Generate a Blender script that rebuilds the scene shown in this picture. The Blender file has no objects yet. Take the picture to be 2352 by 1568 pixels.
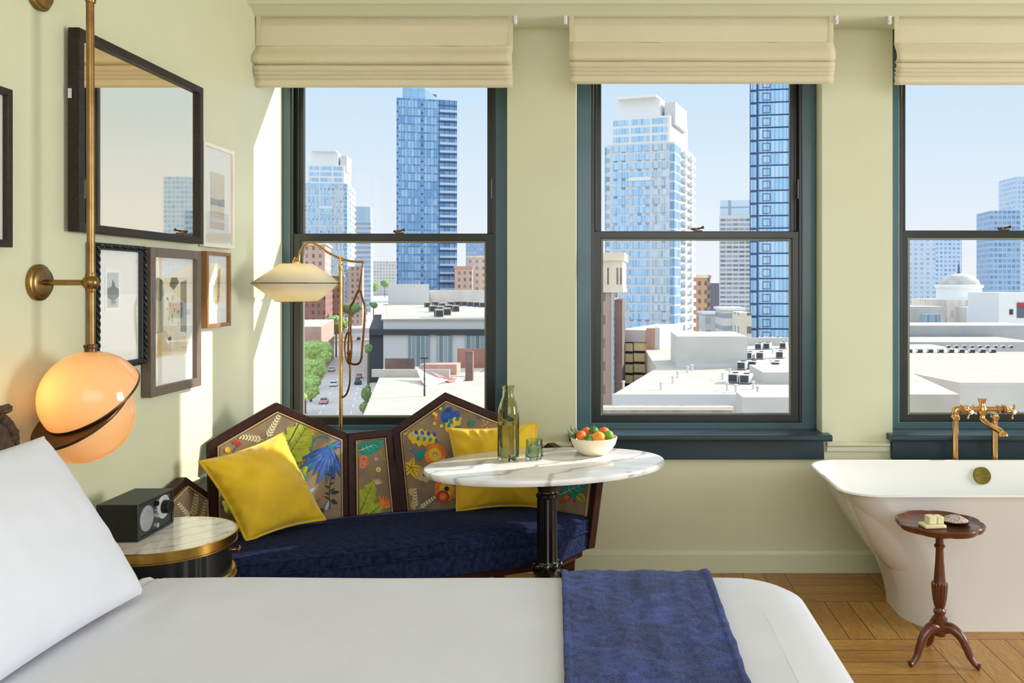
import bpy, bmesh, math, random
from mathutils import Vector, Matrix, noise
random.seed(7)
SC = bpy.context.scene
COL = SC.collection
F = 1962.0          # focal length in pixels of the 2352 px wide frame
CX, CY = 1390.0, 655.0   # principal point (level camera, shifted lens)
EYE = 1.45
WALL = 4.32         # inner face of the window wall
LEFT = -1.678       # inner face of the left wall

# ------------------------------------------------------------------ camera, sky, sun, lights, exposure
cam_d = bpy.data.cameras.new('camera')
cam = bpy.data.objects.new('camera', cam_d); COL.objects.link(cam)
cam.location = (0, 0, EYE); cam.rotation_euler = (math.pi/2, 0, 0)
cam_d.sensor_width = 36.0; cam_d.lens = F/2352*36
cam_d.shift_x = (1176-CX)/2352; cam_d.shift_y = (CY-784)/2352
cam_d.clip_end = 6000; cam_d.clip_start = 0.05
SC.camera = cam
SC.view_settings.view_transform = 'Standard'
SC.view_settings.look = 'None'
SC.view_settings.gamma = 1.0
SC.view_settings.use_curve_mapping = False
SC.view_settings.exposure = 0.0

w = bpy.data.worlds.new('sky'); SC.world = w; w.use_nodes = True
nt = w.node_tree; nt.nodes.clear()
tc = nt.nodes.new('ShaderNodeTexCoord'); sx = nt.nodes.new('ShaderNodeSeparateXYZ')
rp = nt.nodes.new('ShaderNodeValToRGB'); bg = nt.nodes.new('ShaderNodeBackground'); wo = nt.nodes.new('ShaderNodeOutputWorld')
nt.links.new(tc.outputs['Generated'], sx.inputs[0]); nt.links.new(sx.outputs['Z'], rp.inputs[0])
rp.color_ramp.elements[0].position = 0.0; rp.color_ramp.elements[0].color = (0.90, 0.92, 0.96, 1)
rp.color_ramp.elements[1].position = 1.0; rp.color_ramp.elements[1].color = (0.66, 0.76, 0.90, 1)
e = rp.color_ramp.elements.new(0.10); e.color = (0.76, 0.87, 0.97, 1)
e = rp.color_ramp.elements.new(0.24); e.color = (0.60, 0.79, 0.97, 1)
nt.links.new(rp.outputs[0], bg.inputs[0]); mr = nt.nodes.new('ShaderNodeMapRange'); mr.interpolation_type = 'SMOOTHSTEP'
mr.inputs['From Min'].default_value = .26; mr.inputs['From Max'].default_value = .60; mr.inputs['To Min'].default_value = 1.0; mr.inputs['To Max'].default_value = 1.95
nt.links.new(sx.outputs['Z'], mr.inputs[0]); nt.links.new(mr.outputs[0], bg.inputs[1])
nt.links.new(bg.outputs[0], wo.inputs[0])

sun_d = bpy.data.lights.new('sun', 'SUN'); sun = bpy.data.objects.new('sun', sun_d); COL.objects.link(sun)
SUN_DIR = Vector((-1.0, -0.44, -0.58))
sun.rotation_euler = SUN_DIR.to_track_quat('-Z', 'Y').to_euler()
sun.location = (40, 20, 30)
sun_d.energy = 6.4; sun_d.angle = math.radians(0.6); sun_d.color = (1.0, 0.965, 0.91)

def area(name, loc, target, sx_, sy_, power, color):
    d = bpy.data.lights.new(name, 'AREA'); o = bpy.data.objects.new(name, d); COL.objects.link(o)
    d.shape = 'RECTANGLE'; d.size = sx_; d.size_y = sy_; d.energy = power; d.color = color
    o.location = loc
    o.rotation_euler = (Vector(target)-Vector(loc)).to_track_quat('-Z', 'Y').to_euler()
    return o
area('fill_light_rear', (1.2, -1.3, 2.2), (0.2, 4.0, 1.0), 3.6, 2.2, 68, (0.97, 0.985, 1.0))  # added fill from behind the camera, not a lamp of the room
sl_ = area('fill_light_side', (4.9, 2.7, 1.6), (-1.7, 3.2, 1.4), 1.6, 1.8, 52, (0.94, 0.975, 1.0)); sl_.data.spread = math.radians(95)  # added fill from the right to brighten the left wall

# ------------------------------------------------------------------ helpers: objects
def P(u, v, Y):
    return Vector(((u-CX)*Y/F, Y, EYE-(v-CY)*Y/F))

ORG = {}
def tag(o, label=None, cat=None, group=None, kind=None):
    if label: o['label'] = label
    if cat: o['category'] = cat
    if group: o['group'] = group
    if kind: o['kind'] = kind
    return o
def thing(name, label, cat, loc=(0, 0, 0), rz=0.0, group=None, kind=None):
    o = bpy.data.objects.new(name, None); COL.objects.link(o)
    o.empty_display_size = 0.1
    o.location = loc; o.rotation_euler = (0, 0, rz)
    ORG[o.name] = Vector(loc)
    return tag(o, label, cat, group, kind)
def copy_tree(o, parent=None):
    c = o.copy(); COL.objects.link(c)
    if parent: c.parent = parent
    for ch in list(o.children):
        copy_tree(ch, c)
    return c

class MB:
    def __init__(s): s.v = []; s.f = []; s.m = []; s.s = []
    def add(s, vs, fs, mi=0, smooth=False):
        b = len(s.v); s.v += [Vector(p) for p in vs]
        for f in fs:
            s.f.append([b+i for i in f]); s.m.append(mi); s.s.append(smooth)
        return s
    def box(s, x0, x1, y0, y1, z0, z1, mi=0):
        vs = [(x, y, z) for z in (z0, z1) for y in (y0, y1) for x in (x0, x1)]
        return s.add(vs, [(0, 2, 3, 1), (4, 5, 7, 6), (0, 1, 5, 4), (2, 6, 7, 3), (0, 4, 6, 2), (1, 3, 7, 5)], mi)
    def prism(s, poly, off, mi=0, smooth=False):
        n = len(poly); off = Vector(off); a = [Vector(p) for p in poly]; b = [p+off for p in a]
        fs = [list(range(n))[::-1], list(range(n, 2*n))] + [[i, (i+1) % n, n+(i+1) % n, n+i] for i in range(n)]
        return s.add(a+b, fs, mi, smooth)
    def ring(s, outer, inner, off, mi=0):
        n = len(outer); off = Vector(off)
        o = [Vector(p) for p in outer]; i_ = [Vector(p) for p in inner]
        vs = o + i_ + [p+off for p in o] + [p+off for p in i_]
        fs = []
        for k in range(n):
            j = (k+1) % n
            fs += [[k, j, n+j, n+k], [2*n+k, 3*n+k, 3*n+j, 2*n+j], [k, 2*n+k, 2*n+j, j], [n+k, n+j, 3*n+j, 3*n+k]]
        return s.add(vs, fs, mi)
    def loft(s, rings, mi=0, smooth=True, cap=True, closed=True):
        n = len(rings[0]); vs = [p for r in rings for p in r]; fs = []
        for a in range(len(rings)-1):
            for k in range(n if closed else n-1):
                j = (k+1) % n
                fs.append([a*n+k, a*n+j, (a+1)*n+j, (a+1)*n+k])
        if cap:
            fs.append(list(range(n))[::-1]); fs.append([(len(rings)-1)*n+k for k in range(n)])
        return s.add(vs, fs, mi, smooth)
    def lathe(s, c, prof, n=32, mi=0, axis=(0, 0, 1), smooth=True, cap=True):
        ax = Vector(axis).normalized()
        e1 = ax.orthogonal().normalized() if abs(ax.z) < .999 else Vector((1, 0, 0)); e2 = ax.cross(e1)
        c = Vector(c); rings = []
        for r, h in prof:
            rings.append([c + ax*h + (e1*math.cos(2*math.pi*k/n)+e2*math.sin(2*math.pi*k/n))*max(r, 1e-4) for k in range(n)])
        return s.loft(rings, mi, smooth, cap)
    def tube(s, pts, r, n=12, mi=0, closed=False, smooth=True):
        pts = [Vector(p) for p in pts]; N = len(pts)
        rs = r if isinstance(r, (list, tuple)) else [r]*N
        tg = []
        for i in range(N):
            a = pts[(i-1) % N] if (closed or i > 0) else pts[i]
            b = pts[(i+1) % N] if (closed or i < N-1) else pts[i]
            t = (b-a); tg.append(t.normalized() if t.length > 1e-9 else Vector((0, 0, 1)))
        u = tg[0].orthogonal().normalized(); rings = []
        for i in range(N):
            u = (u - tg[i]*u.dot(tg[i])); u = u.normalized() if u.length > 1e-6 else tg[i].orthogonal().normalized()
            v = tg[i].cross(u)
            rings.append([pts[i]+(u*math.cos(2*math.pi*k/n)+v*math.sin(2*math.pi*k/n))*rs[i] for k in range(n)])
        if closed: rings.append(rings[0][:]); return s.loft(rings, mi, smooth, False)
        return s.loft(rings, mi, smooth, True)
    def sphere(s, c, r, nu=24, nv=14, mi=0, sc=(1, 1, 1)):
        c = Vector(c)
        rings = []
        for a in range(nv+1):
            t = math.pi*a/nv
            rr = max(math.sin(t), 1e-3)
            rings.append([c+Vector((math.cos(2*math.pi*k/nu)*rr*r*sc[0], math.sin(2*math.pi*k/nu)*rr*r*sc[1], -math.cos(t)*r*sc[2])) for k in range(nu)])
        return s.loft(rings, mi, True, True)
    def grid(s, fn, nu, nv, mi=0, smooth=True):
        vs = [fn(i/nu, j/nv) for j in range(nv+1) for i in range(nu+1)]
        fs = [[j*(nu+1)+i, j*(nu+1)+i+1, (j+1)*(nu+1)+i+1, (j+1)*(nu+1)+i] for j in range(nv) for i in range(nu)]
        return s.add(vs, fs, mi, smooth)
    def mesh(s, name, mats, origin=(0, 0, 0), weld=False, recalc=True):
        me = bpy.data.meshes.new(name); og = Vector(origin)
        me.from_pydata([tuple(p-og) for p in s.v], [], s.f)
        for m in (mats if isinstance(mats, (list, tuple)) else [mats]): me.materials.append(m)
        for p, mi, sm in zip(me.polygons, s.m, s.s): p.material_index = mi; p.use_smooth = sm
        if weld or recalc:
            bm = bmesh.new(); bm.from_mesh(me)
            if weld: bmesh.ops.remove_doubles(bm, verts=bm.verts, dist=1e-5)
            if recalc: bmesh.ops.recalc_face_normals(bm, faces=bm.faces)
            bm.to_mesh(me); bm.free()
        me.set_sharp_from_angle(angle=math.radians(38)); me.update(); return me
    def build(s, name, mats, parent=None, local=False, bevel=0.0, seg=2, solid=0.0, subsurf=0, weld=False, recalc=True):
        og = Vector((0, 0, 0))
        if parent is not None and not local:
            r = parent
            while r.parent: r = r.parent
            og = ORG.get(r.name, Vector((0, 0, 0)))
        me = s.mesh(name, mats, og, weld, recalc)
        o = bpy.data.objects.new(name, me); COL.objects.link(o)
        if parent is not None: o.parent = parent
        if solid:
            m = o.modifiers.new('solid', 'SOLIDIFY'); m.thickness = solid; m.offset = 0
        if bevel:
            m = o.modifiers.new('bevel', 'BEVEL'); m.width = bevel; m.segments = seg; m.limit_method = 'ANGLE'; m.angle_limit = math.radians(35)
        if subsurf:
            m = o.modifiers.new('sub', 'SUBSURF'); m.levels = subsurf; m.render_levels = subsurf
        return o
def mesh_obj(name, me, parent, loc=(0, 0, 0)):
    o = bpy.data.objects.new(name, me); COL.objects.link(o); o.parent = parent; o.location = loc; return o
def rect(x0, x1, z0, z1, y):      # rectangle in a plane parallel to the window wall
    return [(x0, y, z0), (x1, y, z0), (x1, y, z1), (x0, y, z1)]
def recty(y0, y1, z0, z1, x):     # rectangle in a plane parallel to the left wall
    return [(x, y0, z0), (x, y1, z0), (x, y1, z1), (x, y0, z1)]
def smooth_path(pts, n=8, closed=False):
    pts = [Vector(p) for p in pts]; N = len(pts); out = []
    rng = range(N if closed else N-1)
    for i in rng:
        p0 = pts[(i-1) % N] if (closed or i > 0) else pts[0]*2-pts[1]
        p1 = pts[i]; p2 = pts[(i+1) % N]
        p3 = pts[(i+2) % N] if (closed or i < N-2) else pts[-1]*2-pts[-2]
        for k in range(n):
            t = k/n
            out.append(0.5*((2*p1)+(p2-p0)*t+(2*p0-5*p1+4*p2-p3)*t*t+(3*p1-p0-3*p2+p3)*t**3))
    if not closed: out.append(pts[-1])
    return out

# ------------------------------------------------------------------ helpers: materials
def lin(c):
    if isinstance(c, str):
        c = [int(c[i:i+2], 16)/255 for i in (0, 2, 4)]
    return tuple((x/12.92 if x <= .04045 else ((x+.055)/1.055)**2.4) for x in c) + (1.0,)
class NT:
    def __init__(s, name):
        s.mat = bpy.data.materials.new(name); s.mat.use_nodes = True; s.t = s.mat.node_tree
        s.b = s.t.nodes['Principled BSDF']; s.out = s.t.nodes['Material Output']
    def n(s, typ, **kw):
        nd = s.t.nodes.new(typ)
        for k, v in kw.items(): setattr(nd, k, v)
        return nd
    def lk(s, a, b): s.t.links.new(a, b)
    def m(s, op, a, b=None, c=None):
        nd = s.n('ShaderNodeMath', operation=op)
        for i, x in enumerate((a, b, c)):
            if x is None: continue
            if hasattr(x, 'is_linked'): s.lk(x, nd.inputs[i])
            else: nd.inputs[i].default_value = x
        return nd.outputs[0]
    def mix(s, f, a, b, blend='MIX'):
        nd = s.n('ShaderNodeMix', data_type='RGBA', blend_type=blend)
        for i, x in ((0, f), (6, a), (7, b)):
            if hasattr(x, 'is_linked'): s.lk(x, nd.inputs[i])
            else: nd.inputs[i].default_value = x
        return nd.outputs[2]
    def coord(s, which='Object', scale=(1, 1, 1), rot=(0, 0, 0)):
        t = s.n('ShaderNodeTexCoord'); mp = s.n('ShaderNodeMapping')
        mp.inputs['Scale'].default_value = scale; mp.inputs['Rotation'].default_value = rot
        s.lk(t.outputs[which], mp.inputs[0]); return mp.outputs[0]
    def noise(s, vec, scale, detail=4, rough=.55, dist=0):
        nd = s.n('ShaderNodeTexNoise'); nd.inputs['Scale'].default_value = scale
        nd.inputs['Detail'].default_value = detail; nd.inputs['Roughness'].default_value = rough; nd.inputs['Distortion'].default_value = dist
        s.lk(vec, nd.inputs['Vector']); return nd.outputs[0]
    def ramp(s, f, stops):
        nd = s.n('ShaderNodeValToRGB'); cr = nd.color_ramp
        cr.elements[0].position, cr.elements[0].color = stops[0]; cr.elements[1].position, cr.elements[1].color = stops[-1]
        for p_, c_ in stops[1:-1]:
            e_ = cr.elements.new(p_); e_.color = c_
        s.lk(f, nd.inputs[0]); return nd.outputs[0]
    def bump(s, h, strength, dist=.01):
        nd = s.n('ShaderNodeBump'); nd.inputs['Strength'].default_value = strength; nd.inputs['Distance'].default_value = dist
        s.lk(h, nd.inputs['Height']); s.lk(nd.outputs[0], s.b.inputs['Normal'])
    def set(s, **kw):
        for k, v in kw.items():
            s.b.inputs[k.replace('_', ' ')].default_value = v
        return s
def pm(name, c1, c2=None, scale=8, rough=.5, metal=0.0, bump=0.0, bscale=60, stretch=(1, 1, 1), spec=.5, coat=0, sheen=0, detail=4):
    N = NT(name); a = lin(c1); b = lin(c2 if c2 else c1)
    vec = N.coord('Object', stretch)
    if c2:
        f = N.ramp(N.noise(vec, scale, detail), [(.35, a), (.65, b)]); N.lk(f, N.b.inputs['Base Color'])
    else: N.b.inputs['Base Color'].default_value = a
    N.set(Roughness=rough, Metallic=metal)
    N.b.inputs['Specular IOR Level'].default_value = spec
    if coat: N.b.inputs['Coat Weight'].default_value = coat; N.b.inputs['Coat Roughness'].default_value = .08
    if sheen: N.b.inputs['Sheen Weight'].default_value = sheen; N.b.inputs['Sheen Roughness'].default_value = .4
    if bump: N.bump(N.noise(vec, bscale, 3), bump, .004)
    return N.mat
def wood(name, c1, c2, axis='X', scale=6, rough=.4, coat=0.1, spec=.5):
    N = NT(name); N.b.inputs['Specular IOR Level'].default_value = spec; st = {'X': (1, 14, 14), 'Y': (14, 1, 14), 'Z': (14, 14, 1)}[axis]
    vec = N.coord('Object', st)
    f = N.noise(vec, scale, 6, .65, .6)
    N.lk(N.ramp(f, [(.3, lin(c1)), (.7, lin(c2))]), N.b.inputs['Base Color'])
    N.set(Roughness=rough); N.b.inputs['Coat Weight'].default_value = coat
    N.bump(f, .12, .003); return N.mat
def marble(name, base, vein, scale=2.2):
    N = NT(name); vec = N.coord('Object', (1, 1.6, 1), (0, 0, .5))
    wv = N.n('ShaderNodeTexWave'); wv.inputs['Scale'].default_value = scale; wv.inputs['Distortion'].default_value = 9; wv.inputs['Detail'].default_value = 5; wv.inputs['Detail Scale'].default_value = 1.4
    N.lk(vec, wv.inputs[0])
    f = N.ramp(wv.outputs[1], [(.0, (1, 1, 1, 1)), (.05, (.25, .25, .25, 1)), (.13, (0, 0, 0, 1)), (1, (0, 0, 0, 1))])
    cl = N.ramp(N.noise(vec, 3.5, 6, .6, 1.2), [(.4, (0, 0, 0, 1)), (.75, (.55, .55, .55, 1))])
    c = N.mix(cl, lin(base), lin(vein)); c = N.mix(f, c, lin(vein))
    N.lk(c, N.b.inputs['Base Color']); N.set(Roughness=.12); return N.mat
def thin_glass(name, tint=(1, 1, 1, 1), refl=.05, fac=.35):
    N = NT(name); N.t.nodes.remove(N.b)
    t = N.n('ShaderNodeBsdfTransparent'); t.inputs[0].default_value = tint
    g = N.n('ShaderNodeBsdfGlossy'); g.inputs['Roughness'].default_value = .01
    mx = N.n('ShaderNodeMixShader')
    lw = N.n('ShaderNodeLayerWeight'); lw.inputs[0].default_value = .25
    N.lk(N.m('MULTIPLY_ADD', lw.outputs[1], fac, refl), mx.inputs[0])
    N.lk(t.outputs[0], mx.inputs[1]); N.lk(g.outputs[0], mx.inputs[2]); N.lk(mx.outputs[0], N.out.inputs[0]); return N.mat
def clear_glass(name, tint, ior=1.45, rough=0.0):
    N = NT(name); N.t.nodes.remove(N.b)
    g = N.n('ShaderNodeBsdfGlass'); g.inputs[0].default_value = tint; g.inputs['IOR'].default_value = ior; g.inputs['Roughness'].default_value = rough
    N.lk(g.outputs[0], N.out.inputs[0]); return N.mat
def translucent(name, col, amount=.35, rough=.9, c2=None, bump=0):
    N = NT(name); N.b.inputs['Base Color'].default_value = lin(col); N.set(Roughness=rough)
    if c2:
        N.lk(N.ramp(N.noise(N.coord('Object'), 90, 2), [(.3, lin(col)), (.7, lin(c2))]), N.b.inputs['Base Color'])
    if bump: N.bump(N.noise(N.coord('Object', (1, 1, 1)), 220, 2), bump, .002)
    t = N.n('ShaderNodeBsdfTranslucent'); t.inputs[0].default_value = lin(col)
    mx = N.n('ShaderNodeMixShader'); mx.inputs[0].default_value = amount
    N.lk(N.b.outputs[0], mx.inputs[1]); N.lk(t.outputs[0], mx.inputs[2]); N.lk(mx.outputs[0], N.out.inputs[0]); return N.mat

M = {}
M['wall'] = pm('sage_wall_paint', 'D6D5B3', 'D3D2B0', 2.5, .42, bump=.05, bscale=120)
M['trimpaint'] = pm('sage_trim_paint', 'D8D8B7', None, 2, .35)
M['ceil'] = pm('ceiling_paint', 'DFDFCB', None, 2, .7)
M['teal'] = pm('blue_grey_window_paint', '3E5C62', '3A565D', 3, .30, coat=.15)
M['darkteal'] = pm('dark_blue_sill', '263840', '22333B', 3, .35)  # darker blue-grey on sills and aprons than on the casings
M['black'] = pm('black_sash_paint', '23241F', '2A2A24', 6, .32)
M['brass'] = pm('aged_brass', '86653A', '9C7C4C', 14, .32, 1.0)
M['brassbright'] = pm('polished_brass', 'B48A50', 'C4A064', 18, .24, 1.0)
M['glass'] = thin_glass('window_glass', refl=.003, fac=.05)
M['picglass'] = thin_glass('picture_glass', refl=.05)
M['linen'] = translucent('cream_linen_shade', 'F8F0D8', .50, .95, 'F1E8CE', .15)
M['white'] = pm('white_cotton', 'DFDFE6', 'DBDBE2', 5, .9, bump=.05, bscale=300, sheen=.1)
M['darkwood'] = wood('dark_walnut', '26120A', '3E2015', 'X', 8, .45, .03, .15)
M['mahogany'] = wood('mahogany', '4E2413', '74391D', 'Z', 10, .28, .4)
M['navy'] = pm('navy_velvet', '151A2E', '262D4C', 40, 1.0, spec=.06, bump=.15, bscale=260, stretch=(1, 3, 1))
M['yellow'] = pm('yellow_velvet', 'D5A800', 'E0B80C', 9, .7, sheen=.5, bump=.08, bscale=240)
M['marble'] = marble('white_marble', 'F4F1EC', 'B9B4AC', 1.6)
M['marble2'] = marble('grey_marble', 'E9E5DD', 'B5B0A8', 4.0)
M['iron'] = pm('black_cast_iron', '0C0B0A', '15130F', 20, .22, .2, coat=.6)
M['porcelain'] = pm('white_bath_enamel', 'EFEDE8', None, 2, .14, coat=.4)
M['blackpaint'] = pm('black_lacquer', '0D0E0E', '141615', 4, .35)
M['gold'] = pm('brushed_gold', 'C9A050', 'B88E42', 22, .25, 1.0)
# ------------------------------------------------------------------ the room shell
S = dict(kind='structure')
N = NT('oak_basket_parquet')
tcn = N.n('ShaderNodeTexCoord'); sp = N.n('ShaderNodeSeparateXYZ'); N.lk(tcn.outputs['Object'], sp.inputs[0])
CELL = 0.42
gx = N.m('DIVIDE', N.m('ADD', sp.outputs[0], 20.10), CELL); gy = N.m('DIVIDE', N.m('ADD', sp.outputs[1], 20.02), CELL)
ix, iy = N.m('FLOOR', gx), N.m('FLOOR', gy); fx, fy = N.m('FRACT', gx), N.m('FRACT', gy)
par = N.m('MODULO', N.m('ADD', ix, iy), 2.0)
def sel(a, b): return N.m('ADD', N.m('MULTIPLY', a, N.m('SUBTRACT', 1.0, par)), N.m('MULTIPLY', b, par))
across, along = sel(fx, fy), sel(fy, fx)
NP = 4.0
pid = N.m('FLOOR', N.m('MULTIPLY', across, NP)); pf = N.m('FRACT', N.m('MULTIPLY', across, NP))
cmb = N.n('ShaderNodeCombineXYZ'); N.lk(ix, cmb.inputs[0]); N.lk(iy, cmb.inputs[1]); N.lk(pid, cmb.inputs[2])
wn = N.n('ShaderNodeTexWhiteNoise', noise_dimensions='3D'); N.lk(cmb.outputs[0], wn.inputs[0])
gc = N.n('ShaderNodeCombineXYZ')
N.lk(N.m('MULTIPLY', along, 1.6), gc.inputs[0]); N.lk(N.m('MULTIPLY', across, 16.0), gc.inputs[1]); N.lk(N.m('MULTIPLY', wn.outputs[0], 37.0), gc.inputs[2])
grain = N.noise(gc.outputs[0], 3.2, 6, .62, 1.6)
colr = N.ramp(grain, [(.28, lin('92662E')), (.5, lin('B78642')), (.72, lin('CFA25C'))])
colr = N.mix(N.m('MULTIPLY', wn.outputs[0], .40), colr, lin('865424'))
edge = N.m('MAXIMUM', N.m('MAXIMUM', N.m('GREATER_THAN', N.m('ABSOLUTE', N.m('SUBTRACT', pf, .5)), .482), N.m('GREATER_THAN', N.m('ABSOLUTE', N.m('SUBTRACT', along, .5)), .495)), 0.0)
colr = N.mix(edge, colr, lin('4A2C14'))
N.lk(colr, N.b.inputs['Base Color']); N.set(Roughness=.38); N.bump(grain, .08, .002)
M['parquet'] = N.mat

tag(MB().box(LEFT-.1, 5.0, -1.6, WALL+.02, -.06, 0).build('floor', M['parquet']), 'oak parquet floor laid in basket weave squares', 'floor', **S)
tag(MB().box(LEFT-.1, 5.0, -1.6, WALL+.3, 3.02, 3.10).build('ceiling', M['ceil']), 'pale ceiling above the window soffit', 'ceiling', **S)
tag(MB().box(LEFT-.12, LEFT, -1.6, 4.60, -.06, 3.02).build('wall_left', M['wall']), 'pale sage wall hung with framed pictures', 'wall', **S)
W = [(LEFT, -0.4956, .04, -.012), (-0.1476, 1.097, .075, 0.0), (1.4537, 2.70, .075, .004)]
mb = MB()
mb.box(LEFT, 5.0, WALL, 4.60, -.06, .66); mb.box(LEFT, 5.0, WALL, 4.60, 2.81, 3.02)
for a, b in ((W[0][1], W[1][0]), (W[1][1], W[2][0]), (W[2][1], 5.0)): mb.box(a, b, WALL, 4.60, .66, 2.81)
tag(MB().box(5.0, 5.12, -1.6, 4.60, -.06, 3.02).build('wall_right', M['wall']), 'sage wall beyond the bathtub, outside the photo', 'wall', **S)  # unseen wall, added to keep sky light off the window piers
tag(mb.build('wall_back', M['wall'], weld=False), 'sage green window wall with three tall openings', 'wall', **S)
# dropped soffit with stepped moulding over the windows
mb = MB()
prof = [(4.32, 2.745), (4.10, 2.735), (4.075, 2.742), (4.045, 2.768), (4.01, 2.772), (4.00, 2.785), (3.975, 2.787), (3.96, 2.80), (3.96, 3.02), (4.32, 3.02)]
mb.prism([(LEFT, y, z) for y, z in prof], (6.6, 0, 0))
tag(mb.build('trim_1', M['trimpaint']), 'stepped sage moulding and soffit above the shades', 'moulding', **S)
# baseboards and chair rails
def rail(name, label, pts, x0, x1, cat):
    return tag(MB().prism([(x0, y, z) for y, z in pts], (x1-x0, 0, 0)).build(name, M['trimpaint'], bevel=.002), label, cat, **S)
bp = [(WALL, 0), (WALL-.018, 0), (WALL-.018, .095), (WALL-.013, .10), (WALL-.011, .112), (WALL, .116)]
rail('baseboard_back', 'sage baseboard along the window wall', bp, LEFT+.02, 5.0, 'baseboard')
tag(MB().prism([(LEFT+(WALL-y), -1.6, z) for y, z in bp], (0, WALL+1.6, 0)).build('baseboard_left', M['trimpaint'], bevel=.002), 'sage baseboard along the picture wall', 'baseboard', **S)
cr = [(WALL, .612), (WALL-.014, .612), (WALL-.016, .636), (WALL-.024, .642), (WALL-.026, .652), (WALL-.012, .660), (WALL, .662)]
rail('trim_2', 'sage chair rail between left and middle window', cr, W[0][1]+.02, W[1][0]-.02, 'chair rail')
rail('trim_3', 'sage chair rail between middle window and window over the bath', cr, W[1][1]+.02, W[2][0]-.02, 'chair rail')
crl = [(LEFT+(WALL-y)*.45, z) for y, z in cr]
tag(MB().prism([(x, -1.6, z) for x, z in crl], (0, WALL+1.6, 0)).build('trim_4', M['trimpaint'], bevel=.001), 'sage chair rail along the picture wall', 'chair rail', **S)

def make_window(i, x0, x1, ci, zo, label):
    r = thing('window_%d' % i, label, 'window', ((x0+x1)/2, 4.45, .7), kind='structure')
    MB().ring(rect(x0, x1, .70, 2.81, 4.436), rect(x0+ci, x1-.075, .737+zo, 2.735, 4.436), (0, .07, 0)).build('window_casing', M['teal'], r, bevel=.004)
    gl, gr = x0+ci, x1-.075
    # upper sash (outer track) and lower sash (inner track)
    MB().ring(rect(gl, gr, 1.688+zo, 2.735, 4.492), rect(gl+.052, gr-.05, 1.728+zo, 2.69, 4.492), (0, .032, 0)).build('upper_sash', M['black'], r, bevel=.004)
    MB().ring(rect(gl, gr, .737+zo, 1.732+zo, 4.450), rect(gl+.052, gr-.05, .775+zo, 1.694+zo, 4.450), (0, .036, 0)).build('lower_sash', M['black'], r, bevel=.004)
    MB().ring(rect(gl+.052, gr-.05, .775+zo, 1.694+zo, 4.462), rect(gl+.062, gr-.06, .783+zo, 1.683+zo, 4.462), (0, .016, 0)).build('glazing_bead', M['bead'], r)
    MB().box(gl+.05, gr-.048, 4.505, 4.509, 1.726+zo, 2.692).build('upper_pane', M['glass'], r)
    MB().box(gl+.05, gr-.048, 4.470, 4.474, .773+zo, 1.696+zo).build('lower_pane', M['glass'], r)
    # parting strips between the sash tracks
    m = MB()
    m.box(gl, gl+.014, 4.440, 4.450, .74+zo, 2.73); m.box(gr-.014, gr, 4.440, 4.450, .74+zo, 2.73)
    m.box(gl+.017, gl+.029, 4.482, 4.492, 1.735+zo, 2.73); m.box(gr-.029, gr-.017, 4.482, 4.492, 1.735+zo, 2.73)
    m.build('sash_stop', M['black'], r, bevel=.002)
    # stool and apron
    pl = 0.0 if i == 1 else .032
    sill_y = 4.236
    m = MB()
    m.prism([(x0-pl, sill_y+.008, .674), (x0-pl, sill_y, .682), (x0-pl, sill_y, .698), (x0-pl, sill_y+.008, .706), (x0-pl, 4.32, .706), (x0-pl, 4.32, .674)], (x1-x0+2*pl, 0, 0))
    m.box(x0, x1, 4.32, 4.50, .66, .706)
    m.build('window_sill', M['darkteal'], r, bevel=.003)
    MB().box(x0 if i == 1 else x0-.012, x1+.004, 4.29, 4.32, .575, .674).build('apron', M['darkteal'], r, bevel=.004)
    # lock on the meeting rail
    cx = (gl+gr)/2 + (.03 if i == 1 else .01); zt = 1.732+zo
    m = MB()
    m.box(cx-.022, cx+.022, 4.455, 4.482, zt, zt+.006)
    m.lathe((cx-.014, 4.468, zt+.006), [(.011, 0), (.011, .008), (.007, .012)], 16)
    m.tube([(cx-.014, 4.468, zt+.013), (cx+.006, 4.462, zt+.014), (cx+.022, 4.455, zt+.019)], [.005, .005, .004], 8)
    m.sphere((cx+.025, 4.454, zt+.02), .008, 12, 8); m.sphere((cx-.028, 4.468, zt+.012), .007, 12, 8)
    m.build('sash_lock', M['bronze'], r)
    m = MB(); hz = 1.90
    m.box(gr-.022, gr-.016, 4.436, 4.442, hz, hz+.10); m.build('sash_guide', M['iron2'], r, bevel=.001)
    return r
M['bead'] = pm('olive_glazing_bead', '7E7E6B', None, 3, .5)
M['bronze'] = pm('dark_bronze', '6E4A2C', '59402B', 10, .35, .8)
M['iron2'] = pm('worn_steel', '77736B', None, 3, .4, .6)
make_window(1, *W[0], 'tall sash window behind the floral sofa and floor lamp')
make_window(2, *W[1], 'middle sash window with its sill behind the fruit bowl')
make_window(3, *W[2], 'sash window behind the bathtub and brass tap')

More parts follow.
